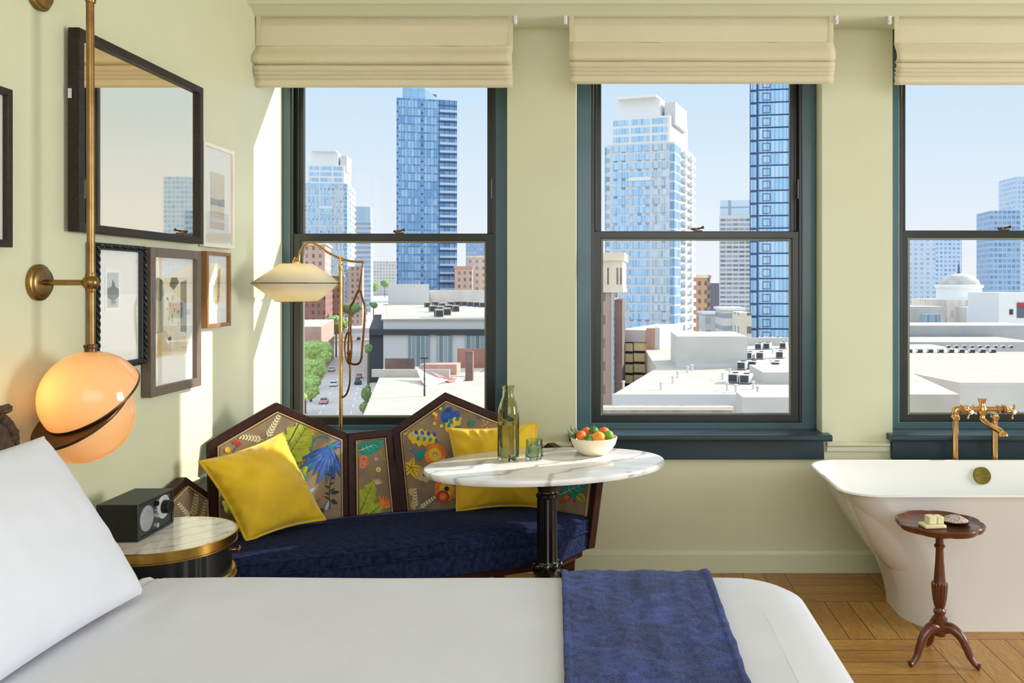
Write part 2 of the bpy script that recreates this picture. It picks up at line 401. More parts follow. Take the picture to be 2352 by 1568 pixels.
# ------------------------------------------------------------------ roman shades
def make_shade(x0, x1, zb, label, soft):
    r = thing('roman_shade', label, 'blind', ((x0+x1)/2, 4.115, 2.74), group='cream roman shades over the windows')
    L = x1-x0; n = 40
    def strip(prof, name, th=.003, wob=.004):
        m = MB(); q = smooth_path([(y, 0, z) for y, z in prof], 5)
        ph = random.random()*9
        rows = []
        for p in q:
            rows.append([Vector((x0+L*k/n, p.x + wob*noise.noise(Vector((k*.22+ph, p.z*9, 1))) , p.z + wob*.8*noise.noise(Vector((k*.16+ph, p.z*5, 7))))) for k in range(n+1)])
        m.loft(rows, 0, True, False, False)
        return m.build(name, M['linen'], r, solid=th, recalc=False)
    zt = 2.738
    strip([(4.095, zt), (4.095, zb+.21), (4.098, zb+.19)], 'shade_panel', wob=.003)
    # the soft hanging fold and the stacked pleats
    strip([(4.098, zb+.19), (4.088, zb+.172), (4.062-soft, zb+.135), (4.060-soft, zb+.105), (4.086, zb+.094)], 'shade_fold')
    z = zb+.094
    for k, h in enumerate((.030, .022, .020, .036)):
        y = 4.070+.006*k-soft*.6*(1-k/4)
        strip([(4.092, z), (y, z-h*.25), (y-.004, z-h*.75), (y+.012, z-h-.004), (4.094, z-h*.92)], 'shade_pleat', wob=.0025)
        z -= h*.86
    # side hems and the headrail
    for xa in (x0, x1-.022): MB().box(xa+.001, xa+.021, 4.0905, 4.093, zb+.19, zt).build('side_hem', M['linen'], r)
    MB().box(x0+.01, x1-.01, 4.10, 4.14, zt-.045, zt+.001).build('head_rail', M['trimpaint'], r)
make_shade(-1.672, -.442, 2.407, 'cream roman shade over the window behind the sofa', .012)
make_shade(-.172, 1.094, 2.425, 'cream roman shade over the middle window', 0.0)
make_shade(1.386, 2.66, 2.420, 'cream roman shade over the window by the bathtub, cut off by the photo edge', 0.0)
for X, lb in ((-.430, 'right of the sofa window shade'), (-.19, 'left of the middle shade'), (1.108, 'right of the middle shade'), (1.362, 'left of the shade by the bathtub')):
    m = MB(); m.box(X-.008, X+.008, 4.085, 4.10, 2.70, 2.742); m.box(X-.004, X+.004, 4.078, 4.09, 2.705, 2.716)
    tag(m.build('shade_bracket', M['white'], bevel=.003), 'small white bracket under the moulding, '+lb, 'bracket', 'white shade brackets')

# ------------------------------------------------------------------ pictures on the left wall
def wall_picture(name, label, y0, y1, z0, z1, fw, dep, fmat, art=None, gap=.004, rope=False, glass=True, mat='F1EEE4', cat='picture', face_mat=None):
    r = thing(name, label, cat, (LEFT+gap, (y0+y1)/2, (z0+z1)/2))
    xb = LEFT+gap; xf = xb+dep
    MB().ring(recty(y0, y1, z0, z1, xb), recty(y0+fw, y1-fw, z0+fw, z1-fw, xb), (dep, 0, 0)).build('frame', fmat, r, bevel=.002)
    if rope:
        m = MB()
        for (a, b) in (((y0+.01, z1-.01), (y1-.01, z1-.01)), ((y0+.01, z0+.01), (y1-.01, z0+.01)), ((y0+.01, z0+.01), (y0+.01, z1-.01)), ((y1-.01, z0+.01), (y1-.01, z1-.01))):
            n = 60
            for ph in (0, math.pi):
                pts = []
                for k in range(n+1):
                    t = k/n; yy = a[0]+(b[0]-a[0])*t; zz = a[1]+(b[1]-a[1])*t; th = t*n*.9+ph
                    d = math.cos(th)*.004
                    pts.append((xf+.003+math.sin(th)*.003, yy+(d if a[0] == b[0] else 0), zz+(d if a[1] == b[1] else 0)))
                m.tube(pts, .0035, 6)
        m.build('rope_moulding', fmat, r)
    if mat: MB().box(xb+.002, xb+dep*.45, y0+fw*.9, y1-fw*.9, z0+fw*.9, z1-fw*.9).build('mat_board', face_mat or pm(name+'_board', mat, None, 3, .8), r)
    if art: art(r, xb+dep*.45+.0008)
    if glass: MB().box(xf-dep*.35, xf-dep*.35+.002, y0+fw*.92, y1-fw*.92, z0+fw*.92, z1-fw*.92).build('glass', M['picglass'], r)
    return r
def patch(poly, x, th=.0006, y=0, z=0, sy=1, sz=1, m=None, mi=0):
    m = m or MB(); m.prism([(x, y+a*sy, z+b*sz) for a, b in poly], (th, 0, 0), mi); return m
M['fr_brown'] = wood('dark_brown_frame', '221B16', '3A3129', 'Y', 9, .45, .03, .2)
M['fr_black'] = pm('black_frame', '121416', '1C1F22', 14, .35)
M['fr_grey'] = wood('grey_brown_frame', '5A4B3F', '7A6A5A', 'Z', 14, .5)
M['fr_oak'] = wood('honey_oak_frame', '7A4E22', 'A06C35', 'Z', 10, .4)
M['fr_cream'] = pm('cream_frame', 'EFE8D6', 'E6DEC9', 8, .4)
# big glossy screen: its dark frame stands off the wall
N = NT('glossy_screen'); N.b.inputs['Base Color'].default_value = (.93, .80, .60, 1); N.set(Roughness=.02, Metallic=1.0); M['screen'] = N.mat  # dark screen given a warm mirror tint to imitate the bright window reflection
r = wall_picture('framed_screen', 'large reflecting screen in a thick dark brown frame, topmost and biggest on the wall', 2.648, 3.467, 1.617, 2.25, .027, .036, M['fr_brown'], None, .012, glass=False, mat=None, cat='television')
MB().box(LEFT+.02, LEFT+.032, 2.67, 3.445, 1.64, 2.23).build('screen_glass', M['screen'], r)
m = MB(); m.box(LEFT, LEFT+.02, 2.75, 3.36, 1.70, 2.15); m.build('wall_mount', M['fr_black'], r)
m = MB(); m.box(LEFT+.014, LEFT+.024, 2.645, 2.648, 2.03, 2.06); m.build('side_tab', M['white'], r)
# leftmost picture at the photo edge
def art0(r, x):
    patch([(0, 0), (.30, 0), (.30, .18), (0, .18)], x, y=1.95, z=1.70).build('print', pm('plain_print', 'DCD8C4', 'CFCBB4', 7, .8), r)
wall_picture('framed_picture', 'brown framed picture cut off by the left photo edge', 1.84, 2.375, 1.555, 1.993, .02, .028, M['fr_brown'], art0)
def art1(r, x):   # cream sheet with a dark band
    m = MB(); patch([(0, 0), (.13, 0), (.13, .24), (0, .24)], x, y=3.60, z=1.69, m=m)
    patch([(0, .10), (.13, .10), (.13, .135), (.10, .13), (.06, .126), (0, .13)], x+.0007, y=3.60, z=1.69, m=m, mi=1)
    patch([(0, .03), (.13, .03), (.13, .05), (0, .05)], x+.0007, y=3.60, z=1.69, m=m, mi=2)
    m.build('print', [pm('tan_sheet', 'D8C7A6', 'CDBA98', 12, .8), pm('smoke_ink', '8E8474', '6F675B', 30, .8), pm('sand_ink', 'E2D4B2', None, 5, .8)], r)
wall_picture('framed_picture', 'slim cream framed print with a tan sheet, beside the big dark frame', 3.52, 3.812, 1.61, 2.046, .016, .022, M['fr_cream'], art1, mat='EDE8DA')
def art2(r, x):
    y0, z0, ww, hh = 2.846, 1.375, .066, .118; m = MB()
    patch([(-.012, -.012), (ww+.012, -.012), (ww+.012, hh+.012), (-.012, hh+.012)], x, y=y0, z=z0, m=m, mi=3)
    patch([(0, 0), (ww, 0), (ww, hh), (0, hh)], x+.0007, y=y0, z=z0, m=m)
    patch([(0, .035), (.01, .03), (.03, .022), (.05, .028), (ww, .04), (ww, .062), (.055, .066), (.04, .074), (.02, .07), (0, .064)], x+.0014, y=y0, z=z0, m=m, mi=1)
    patch([(.024, .07), (.026, .084), (.030, .094), (.033, .084), (.036, .082), (.038, .09), (.041, .08), (.044, .07)], x+.0014, y=y0, z=z0, m=m, mi=2)
    for k in range(5): patch([(.02+.006*k, .022), (.022+.006*k, .008), (.024+.006*k, .022)], x+.0014, y=y0, z=z0, m=m, mi=2)
    m.build('print', [pm('mist_ink', 'C9CDC8', 'AEB7B4', 20, .8), pm('shore_ink', '4A4A46', '2E2F2E', 30, .8), pm('dark_ink', '1B1C1C', None, 5, .8), pm('print_border', 'F7F5EE', None, 4, .8)], r)
wall_picture('framed_picture', 'black rope-edged frame with a tiny dark landscape print', 2.757, 3.060, 1.168, 1.589, .022, .030, M['fr_black'], art2, rope=True)
def art3(r, x):
    y0, z0 = 3.150, 1.18; sy = .235; sz = .30; m = MB()
    def q(poly, mi, k=0): patch(poly, x+.0007*k, y=y0, z=z0, sy=sy, sz=sz, m=m, mi=mi)
    q([(0, 0), (1, 0), (1, 1), (0, 1)], 0)
    q([(0, .30), (.22, .32), (.24, .62), (.20, .95), (0, .97)], 1, 1)
    q([(0, .72), (.14, .70), (.24, .78), (.20, .96), (.05, 1.0), (0, .98)], 2, 2)
    q([(.42, .9), (.55, .84), (.72, .94), (.66, 1.0), (.48, 1.0)], 2, 2)
    q([(.78, .30), (.98, .28), (.98, .97), (.78, .94)], 3, 1)
    q([(.02, .02), (.5, .02), (.46, .2), (.3, .34), (.06, .3)], 4, 1)
    q([(.5, .02), (.98, .04), (.96, .24), (.6, .2)], 5, 1)
    random.seed(3)
    for k in range(26):
        a, b = .3+.42*random.random(), .15+.6*random.random(); s_ = .015+.03*random.random()
        q([(a+s_*math.cos(t)*(.6+.7*random.random()), b+s_*math.sin(t)*(.6+.7*random.random())) for t in [i*math.pi/3 for i in range(6)]], random.choice([4, 5, 6]), 2)
    m.build('print', [pm('cream_wash', 'E9E0C4', 'DDD2B2', 9, .8), pm('sage_wash', '9DA18C', '858B78', 12, .8), pm('ivy_ink', '3E4838', '5B6450', 30, .8), pm('slate_wash', '8D8B82', '6E6D66', 25, .8), pm('sand_wash', 'D6C08F', 'C9AF7C', 14, .8), pm('straw_wash', 'E0CFA0', None, 5, .8), pm('pale_wash', 'F1EAD6', None, 4, .8)], r)
wall_picture('framed_picture', 'tall grey-brown framed collage of pale leaves and stone', 3.085, 3.470, 1.043, 1.588, .034, .034, M['fr_grey'], art3)
def art4(r, x):
    y0, z0 = 3.650, 1.40; m = MB()
    patch([(-.06, -.06), (.06, -.06), (.06, .14), (-.06, .14)], x, y=y0, z=z0, m=m)
    patch([(-.028, -.01), (-.012, -.034), (.012, -.03), (.028, -.004), (.03, .03), (.02, .05), (.004, .054), (-.014, .05), (-.03, .03)], x+.0007, y=y0, z=z0, m=m, mi=1)
    for a, b in ((-.024, .05), (-.012, .07), (.0, .082), (.012, .11), (.024, .12)):
        patch([(a-.005, .04), (a+.005, .04), (a+.008+.1*a, b), (a+.001+.1*a, b+.006)], x+.0012, y=y0, z=z0, m=m, mi=1)
    m.build('print', [pm('ivory_sheet', 'F2EDDC', None, 4, .8), pm('faded_brown_ink', 'B4A78C', 'A2947A', 26, .8)], r)
wall_picture('framed_picture', 'small honey oak framed drawing of a brown sprig', 3.538, 3.765, 1.272, 1.592, .016, .026, M['fr_oak'], art4)
# ------------------------------------------------------------------ brass wall lamp with the split globe
N = NT('opal_globe_glass')
N.b.inputs['Base Color'].default_value = lin('F2D0A2'); N.set(Roughness=.12); N.b.inputs['Coat Weight'].default_value = .6
N.b.inputs['Emission Color'].default_value = (1.0, .55, .20, 1); N.b.inputs['Emission Strength'].default_value = .05
t = N.n('ShaderNodeBsdfTranslucent'); t.inputs[0].default_value = (1.0, .70, .32, 1); mx = N.n('ShaderNodeMixShader'); mx.inputs[0].default_value = .45
N.lk(N.b.outputs[0], mx.inputs[1]); N.lk(t.outputs[0], mx.inputs[2]); N.lk(mx.outputs[0], N.out.inputs[0]); M['opal'] = N.mat
lx, ly = -1.521, 2.525
r = thing('wall_lamp', 'brass wall lamp on a long pole with a glowing split glass globe', 'lamp', (LEFT, ly, 1.455))
for zc in (1.458, 2.315):
    m = MB(); m.lathe((LEFT, ly, zc), [(.054, 0), (.054, .010), (.050, .014), (.045, .015), (.044, .020), (.040, .023), (.0, .024)], 40, axis=(1, 0, 0))
    p_ = m.build('wall_plate', M['brass'], r)
    m = MB(); m.tube([(LEFT+.02, ly, zc), (lx, ly, zc)], .0085, 16)
    m.build('arm', M['brass'], p_)
    m = MB(); m.sphere((lx, ly, zc), .0235, 24, 16); m.lathe((lx, ly, zc-.03), [(.013, 0), (.0145, .008), (.0145, .052), (.013, .06)], 20)
    m.build('ball_joint', M['brass'], p_)
m = MB(); m.tube([(lx-.004, ly, 2.8), (lx, ly, 1.9), (lx+.001, ly, 1.27)], .0108, 20); m.build('pole', M['brass'], r)
m = MB(); m.lathe((lx, ly, 1.228), [(.026, 0), (.026, .005), (.019, .008), (.017, .012), (.0165, .036), (.0185, .038), (.0185, .046), (.012, .048)], 28); m.build('socket_collar', M['bronze'], r)
gc = Vector((lx, ly, 1.102)); nn = Vector((-.27, -.55, .79)).normalized()
side = nn.orthogonal(); dirn = Vector((-.35, -.75, -.48)); dirn = (dirn-nn*dirn.dot(nn)).normalized()
R_ = .140
def half(c, sgn):
    prof = [(R_*math.cos(a), sgn*R_*math.sin(a)) for a in [i*(math.pi/2)/18 for i in range(19)]]
    m = MB(); m.lathe(c, prof, 48, axis=nn); return m
half(gc+nn*.008+dirn*-.012, 1).build('upper_globe_half', M['opal'], r)
half(gc-nn*.008+dirn*.042, -1).build('lower_globe_half', M['opal'], r)
m = MB(); m.lathe(gc-nn*.008+dirn*.042, [(.0, 0), (R_+.001, 0), (R_+.002, .004), (R_+.001, .008), (.0, .009)], 56, axis=nn); m.build('brass_disc', M['bronze'], r)
m = MB(); m.lathe(gc+nn*.001+dirn*-.012, [(.0, 0), (R_+.001, 0), (R_+.002, .004), (R_+.001, .007), (.0, .0072)], 56, axis=nn); m.build('brass_rim', M['bronze'], r)
for c_, pw in ((gc+nn*.04+Vector((-.02, -.04, 0)), .55), (gc-nn*.05+dirn*.042, .38)):
    d = bpy.data.lights.new('lamp_bulb', 'POINT'); d.energy = pw; d.color = (1, .58, .24); d.shadow_soft_size = .02
    o = bpy.data.objects.new('lamp_bulb', d); COL.objects.link(o); o.location = c_

# ------------------------------------------------------------------ bed
BZ = .638; BF = 2.44; BX = .535; BN = .60
r = thing('bed', 'upholstered bed base with woven dark headboard under the white duvet', 'bed', (-.5, 1.5, 0))
MB().box(-1.56, .47, .66, 2.37, .10, .34).build('bed_base', pm('grey_bed_fabric', '8C887F', '7F7B73', 30, .9), r, bevel=.02)
MB().box(-1.55, .48, .64, 2.39, .34, .595).build('mattress', M['white'], r, bevel=.05, seg=4)
for x in (-1.5, .40):
    for y in (.74, 2.28):
        m = MB(); m.lathe((x, y, 0), [(.022, 0), (.03, .10)], 14); m.build('leg', M['darkwood'], r)
# headboard with rounded shoulder and braided edge
hp = []
for k in range(13):
    a = math.pi/2*k/12; hp.append((2.31-.13+.13*math.sin(a), 1.02+.10*math.cos(a)) if k < 12 else (2.31, 1.02))
pl = [(.62, .12), (.62, 1.12)]+[(y, z) for y, z in hp]+[(2.33, .60), (2.33, .12)]
MB().prism([(-1.655, y, z) for y, z in pl], (.06, 0, 0)).build('headboard', pm('cane_headboard', '3B2A1E', '54402E', 60, .6), r, bevel=.004)
m = MB(); edge_pts = smooth_path([(-1.60, y, z) for y, z in pl[1:-1]], 2); n = len(edge_pts)
for ph in (0, 2.1, 4.2):
    q = []
    dense = smooth_path(edge_pts, 4)
    for k, p in enumerate(dense): q.append(p+Vector((.008*math.cos(k*.55+ph), .006*math.sin(k*.55+ph), .006*math.sin(k*.55+ph))))
    m.tube(q, .0075, 6)
m.build('braided_edge', pm('braided_cord', '5A3E25', '2C1D12', 90, .7), r)
# duvet: thick soft slab with rounded foot corners, hanging over the sides
def bed_outline(off, n=10):
    c = .15; x1 = BX+off; y0, y1 = BN-off, BF+off; pts = [(-1.245, y0)]
    for k in range(n+1):
        a = -math.pi/2+math.pi/2*k/n; pts.append((x1-c+c*math.cos(a), y0+c+c*math.sin(a)))
    for k in range(n+1):
        a = math.pi/2*k/n; pts.append((x1-c+c*math.cos(a), y1-c+c*math.sin(a)))
    pts.append((-1.245, y1)); return pts
def bedz(x, y):
    d = min(BX-x, BF-y, y-BN); return BZ+.004*noise.noise(Vector((x*1.6, y*1.6, 3)))
m = MB(); rings = []
for off, z in ((.012, .24), (.016, .37), (.014, .515), (.008, .58), (-.006, .608), (-.03, .625), (-.075, .635), (-.14, .638)):
    out = bed_outline(off, 10)
    # resample the outline densely
    dense = []
    for a, b in zip(out[:-1], out[1:]):
        L = math.hypot(b[0]-a[0], b[1]-a[1]); k_ = max(1, int(L/.06))
        dense += [(a[0]+(b[0]-a[0])*t/k_, a[1]+(b[1]-a[1])*t/k_) for t in range(k_)]
    dense.append(out[-1]); rings.append((dense, z))
nmin = 200
def resample(pts, n):
    d = [0]
    for a, b in zip(pts[:-1], pts[1:]): d.append(d[-1]+math.hypot(b[0]-a[0], b[1]-a[1]))
    o = []; j = 0
    for k in range(n):
        s_ = d[-1]*k/(n-1)
        while j < len(d)-2 and d[j+1] < s_: j += 1
        t = (s_-d[j])/max(d[j+1]-d[j], 1e-9); o.append((pts[j][0]+(pts[j+1][0]-pts[j][0])*t, pts[j][1]+(pts[j+1][1]-pts[j][1])*t))
    return o
lr = []
for pts, z in rings:
    q = resample(pts, nmin)
    lr.append([Vector((x + (.010*noise.noise(Vector((x*3, y*3, z*2))) if z < .56 else 0), y + (.012*noise.noise(Vector((x*5, y*3, z*1.5+9))) if z < .56 else 0), z+.004*noise.noise(Vector((x*2.5, y*2.5, 5))))) for x, y in q])
m.loft(lr, 0, True, False, False)
inner = lr[-1]; nb = nmin//2
# top surface: bridge the two long sides
def top(i, j):
    a = inner[int(round(i*(nb-1)))]; b = inner[nmin-1-int(round(i*(nb-1)))]
    p = a.lerp(b, j)
    s_ = math.sin(math.pi*j)
    p.z += s_*(.004*noise.noise(Vector((p.x*1.8, p.y*1.8, 2)))+.0035*noise.noise(Vector((p.x*1.1, p.y*5.0, 8)))+.002)
    k_ = min(1, 5*s_)*max(0, min(1, (-.98-p.x)/.12))*max(0, min(1, (p.y-1.95)/.2)); p.z += k_*(.010*noise.noise(Vector((p.x*11, p.y*7, 3)))+.006*noise.noise(Vector((p.x*26, p.y*16, 6))))
    return p
m.grid(top, nb-1, 26)
# rolled head end of the duvet
m.tube([(-1.245, BN+.03, .602), (-1.245, 1.5, .606), (-1.245, BF-.06, .602)], [.034, .036, .032], 14)
dv = m.build('duvet', M['white'], recalc=True, weld=True)
tag(dv, 'smooth white duvet spread over the bed', 'duvet')
# bottom sheet gathered between pillow and duvet
def sheet(i, j):
    x = -1.53+.36*i; y = .62+1.84*j
    z = .622+.016*noise.noise(Vector((x*16, y*11, 1)))+.012*noise.noise(Vector((x*34, y*20, 4)))
    if j > .975: z -= (j-.975)*4.5; y -= (j-.975)*.9
    return Vector((x, y, z))
m = MB(); m.grid(sheet, 40, 90)
tag(m.build('bed_sheet', M['white'], solid=.003, recalc=False), 'crumpled white sheet showing between the pillow and the duvet', 'sheet')

def cushion(name, label, cat, c, T, matl, group=None, pull=.05, piping=None, n=30, seed=0, wr=.004, pw=.42, flat=1.0, back=.6):
    """c: bottom-left, bottom-right, top-right, top-left seen from the front"""
    c = [Vector(p) for p in c]; ctr = (c[0]+c[1]+c[2]+c[3])/4
    nrm = (c[1]-c[0]).cross(c[3]-c[0]).normalized()
    def pos(s_, t_):
        a, b = 2*s_-1, 2*t_-1
        s2 = .5+.5*a*(1-pull*(1-b*b)*abs(a)); s2 = .5+.5*a*(1-pull*(1-b*b)); t2 = .5+.5*b*(1-pull*(1-a*a))
        return c[0]*(1-s2)*(1-t2)+c[1]*s2*(1-t2)+c[2]*s2*t2+c[3]*(1-s2)*t2
    def surf(sg):
        def f(s_, t_):
            p = pos(s_, t_); h = (math.sin(math.pi*s_)*math.sin(math.pi*t_)); h = max(h, 0)**pw
            e_ = 1-min(s_, 1-s_, t_, 1-t_)*2
            wv = wr*noise.noise(Vector((p.x*16+seed, p.y*16, p.z*16)))*min(1, h*2)
            ang = math.atan2(t_-.5, s_-.5); wv += wr*2.2*max(0, e_-.62)*math.sin(ang*22+4*noise.noise(Vector((s_*3, t_*3, seed))))*(.5+noise.noise(Vector((s_*5, t_*5, seed+4))))*min(1, h*2.5)
            return p+nrm*sg*(T*h*(1 if sg > 0 else back)+wv)
        return f
    m = MB(); m.grid(surf(1), n, n); m.grid(surf(-1), n, n)
    r_ = thing(name, label, cat, (c[0]+c[1])/2, group=group)
    m.build('cushion_cover' if piping else 'pillowcase', matl, r_, weld=True)
    if piping:
        q = [pos(k/20, 0) for k in range(20)]+[pos(1, k/20) for k in range(20)]+[pos(1-k/20, 1) for k in range(20)]+[pos(0, 1-k/20) for k in range(20)]
        MB().tube(q, .0055, 8, closed=True).build('piping', piping, r_)
    return r_
# pillows: far edge at Y 2.22
cushion('pillow', 'large white pillow leaning upright, nearest the lamp globe', 'pillow', [(-1.212, 1.53, .648), (-1.205, 2.235, .648), (-1.445, 2.20, 1.062), (-1.475, 1.50, 1.06)], .095, M['white'], pull=.05, n=44, seed=3, wr=.0035, pw=.42)
cushion('pillow', 'white pillow behind the large one, against the headboard at the photo edge', 'pillow', [(-1.40, 1.48, .62), (-1.40, 2.12, .62), (-1.565, 2.06, 1.03), (-1.58, 1.45, 1.03)], .06, M['white'], pull=.04, n=26, seed=8, wr=.003, pw=.5)

# throw blanket
N = NT('navy_wool'); vec = N.coord('Object', (1, 1, 1))
f1 = N.noise(vec, 6.5, 7, .78, .5); f2 = N.noise(N.coord('Object', (1, .25, 1)), 130, 3, .7)
f3 = N.noise(vec, 260, 2, .7)
c_ = N.ramp(f1, [(.34, lin('08112E')), (.5, lin('16265C')), (.66, lin('3A4C98'))])
c_ = N.mix(N.m('MULTIPLY', N.ramp(f2, [(.45, (0, 0, 0, 1)), (.7, (1, 1, 1, 1))]), .25), c_, lin('5264B0'))
c_ = N.mix(N.m('MULTIPLY', N.ramp(f3, [(.5, (0, 0, 0, 1)), (.72, (1, 1, 1, 1))]), .22), c_, lin('6476BA'))
N.lk(c_, N.b.inputs['Base Color']); N.set(Roughness=.95); N.b.inputs['Sheen Weight'].default_value = .25; N.b.inputs['Sheen Roughness'].default_value = .3; N.b.inputs['Sheen Tint'].default_value = (.6, .66, 1, 1)
N.bump(N.m('ADD', f2, f3), .6, .006); M['wool'] = N.mat
def throw(i, j):
    # j runs from near the camera, across the bed, and down the far side
    s_ = j*2.35
    x = (-.125+.415*i)
    if i > .98: x += .004*noise.noise(Vector((s_*14, 2, 2)))
    ylen = BF-BN-.05
    if s_ < ylen:
        y = BN+.05+s_; z = BZ+.012
        d = ylen-s_
        if d < .09: z -= .022*(1-d/.09)**2
    else:
        d = s_-ylen; a = min(d/.05, 1)*math.pi/2
        y = BF+.002+.032*math.sin(a); z = BZ-.010-.03*(1-math.cos(a))-max(0, d-.05)
    z += .004*noise.noise(Vector((x*9, s_*6, 1)))+.0025*noise.noise(Vector((x*40, s_*40, 2)))+.003*noise.noise(Vector((x*22, s_*2.0, 5)))
    e_ = min(i, 1-i); z += .004 if e_ < .03 else 0
    return Vector((x + .045*(1-i)*max(0, min(1, (ylen-s_)/.75)), y+.004*noise.noise(Vector((x*25, 1, 3))), z))
m = MB(); m.grid(throw, 70, 260)
tag(m.build('throw_blanket', M['wool'], solid=.010, recalc=False), 'fuzzy mottled navy blue throw laid across the foot of the bed', 'blanket')

# ------------------------------------------------------------------ nightstand and radio
nx, ny, nr = -1.402, 2.722, .212
r = thing('nightstand', 'round black drum nightstand with marble top and brass rim', 'nightstand', (nx, ny, 0))
m = MB(); m.lathe((nx, ny, .638), [(.0, 0), (nr-.006, 0), (nr-.004, .019), (0, .0195)], 64); m.build('marble_top', M['marble2'], r)
m = MB(); m.lathe((nx, ny, .622), [(nr-.012, 0), (nr+.001, .001), (nr+.001, .005), (nr-.002, .006), (nr-.002, .0085), (nr, .009), (nr, .031), (nr+.002, .032), (nr+.002, .0345), (nr-.003, .0355), (nr-.006, .035), (nr-.006, .030), (nr-.012, .02)], 64, cap=False); m.build('brass_rim', M['gold'], r)
m = MB(); br = nr-.016
rings = []
for z in (.02, .03, .52, .62):
    rr = []
    for k in range(128):
        a = 2*math.pi*k/128; g = 0
        for a0 in (-.55, -.75, -.95, 2.5, 2.7):
            if abs((a-a0+math.pi) % (2*math.pi)-math.pi) < .04: g = -.005
        rr.append((nx+(br+g)*math.cos(a), ny+(br+g)*math.sin(a), z))
    rings.append(rr)
m.loft(rings, 0, False); m.build('drum_body', M['blackpaint'], r)
for zc in (.520, .015):
    m = MB(); m.lathe((nx, ny, zc), [(br, -.014), (br+.012, -.014), (br+.015, -.007), (br+.009, 0), (br+.013, .007), (br+.009, .014), (br, .014)], 64, cap=False); m.build('brass_band', M['gold'], r)
m = MB(); ka = math.radians(20); kd = Vector((math.cos(ka), math.sin(ka), 0))
m.lathe(Vector((nx, ny, .588))+kd*br, [(.005, 0), (.005, .012), (.011, .016), (.012, .022), (.007, .027), (0, .028)], 18, axis=kd); m.build('drawer_knob', M['brassbright'], r)

rx0, rx1, ry0, ry1, rz0, rz1 = -1.570, -1.440, 2.633, 2.852, .6585, .773
M['radio'] = pm('black_ash', '191A18', '232421', 60, .45)
r = thing('table_radio', 'black table radio with silver speaker disc and tuning dial', 'radio', ((rx0+rx1)/2, (ry0+ry1)/2, rz0))
MB().ring(recty(ry0, ry1, rz0, rz1, rx0), recty(ry0+.008, ry1-.008, rz0+.008, rz1-.008, rx0), (rx1-rx0, 0, 0)).build('cabinet', M['radio'], r, bevel=.002)
MB().box(rx0+.01, rx1-.006, ry0+.008, ry1-.008, rz0+.008, rz1-.008).build('face_plate', pm('charcoal_plate', '2E3031', None, 3, .5), r)
fx_ = rx1-.006; zc = (rz0+rz1)/2
m = MB(); m.lathe((fx_, ry0+.060, zc), [(.040, 0), (.040, .002), (.038, .003), (0, .0032)], 40, axis=(1, 0, 0)); m.build('speaker_grille', pm('silver_mesh', 'A6A8AB', '96989B', 200, .4, .3), r)
m = MB(); m.lathe((fx_, ry1-.062, zc+.012), [(.038, 0), (.038, .004), (.036, .005), (0, .0052)], 40, axis=(1, 0, 0)); d_ = m.build('tuning_dial', pm('silver_dial', 'C9CACB', None, 2, .3, .4), r)
m = MB(); m.lathe((fx_+.005, ry1-.062, zc+.012), [(.022, 0), (.021, .022), (.019, .024), (0, .0245)], 28, axis=(1, 0, 0)); m.build('tuning_knob', M['blackpaint'], d_)
for dz in (.034, -.004, -.036):
    m = MB(); m.lathe((fx_, ry1-.108, zc+dz), [(.009, 0), (.008, .010), (0, .0105)], 18, axis=(1, 0, 0)); m.build('switch_knob', pm('silver_knob', 'B5B6B8', None, 2, .3, .6) if dz < 0 else M['blackpaint'], r)
m = MB()
for k in range(13):
    a = math.radians(-40+20*k); yy, zz = ry1-.062+.044*math.cos(a), zc+.012+.044*math.sin(a)
    m.box(fx_, fx_+.0006, yy-.0015, yy+.0015, zz-.0015, zz+.0015)
m.build('dial_marks', M['white'], r)

# ------------------------------------------------------------------ sofa
SO = Vector((-1.08, 3.92, 0)); E1 = Vector((.927, .375, 0)).normalized(); EN = Vector((E1.y, -E1.x, 0))
def SP(a, n_, z): return SO+E1*a+EN*n_+Vector((0, 0, z))
def BP_(a, n_, z): return SP(a, n_+.16*(.80-z), z)       # reclined back plane
sofa = thing('sofa', 'small corner sofa with faceted floral back panels, dark wood frame and navy seat', 'sofa', SO)
FAB = [pm('taupe_embroidered_linen', '7A6450', '96805F', 7, .9, bump=.2, bscale=300), pm('lime_thread', '8E9A1E', 'AEB43A', 26, .85), pm('dark_thread', '2A2E2E', None, 3, .85),  # pale blotches in the taupe linen stand in for sunlight
       pm('teal_thread', '127A6A', '1F8F86', 30, .85), pm('blue_thread', '1D3C86', '3A62A8', 30, .85), pm('orange_thread', 'D8641F', 'E58A30', 30, .85),
       pm('gold_thread', 'D9A81C', 'E6C13A', 30, .85), pm('pale_thread', 'D3C79A', None, 3, .85), pm('pink_thread', 'A0566A', 'C07A78', 30, .85), pm('sand_thread', 'C2A074', None, 3, .85), pm('lightblue_thread', '8FB2C6', None, 3, .85), pm('red_thread', 'B8361E', None, 3, .85)]
TAU, LIME, DARK, TEAL, BLUE, ORAN, GOLD, PALE, PINK, SAND, LBLU, RED = range(12)
def ray(u, v): return Vector(((u-CX)/F, 1.0, -(v-CY)/F))
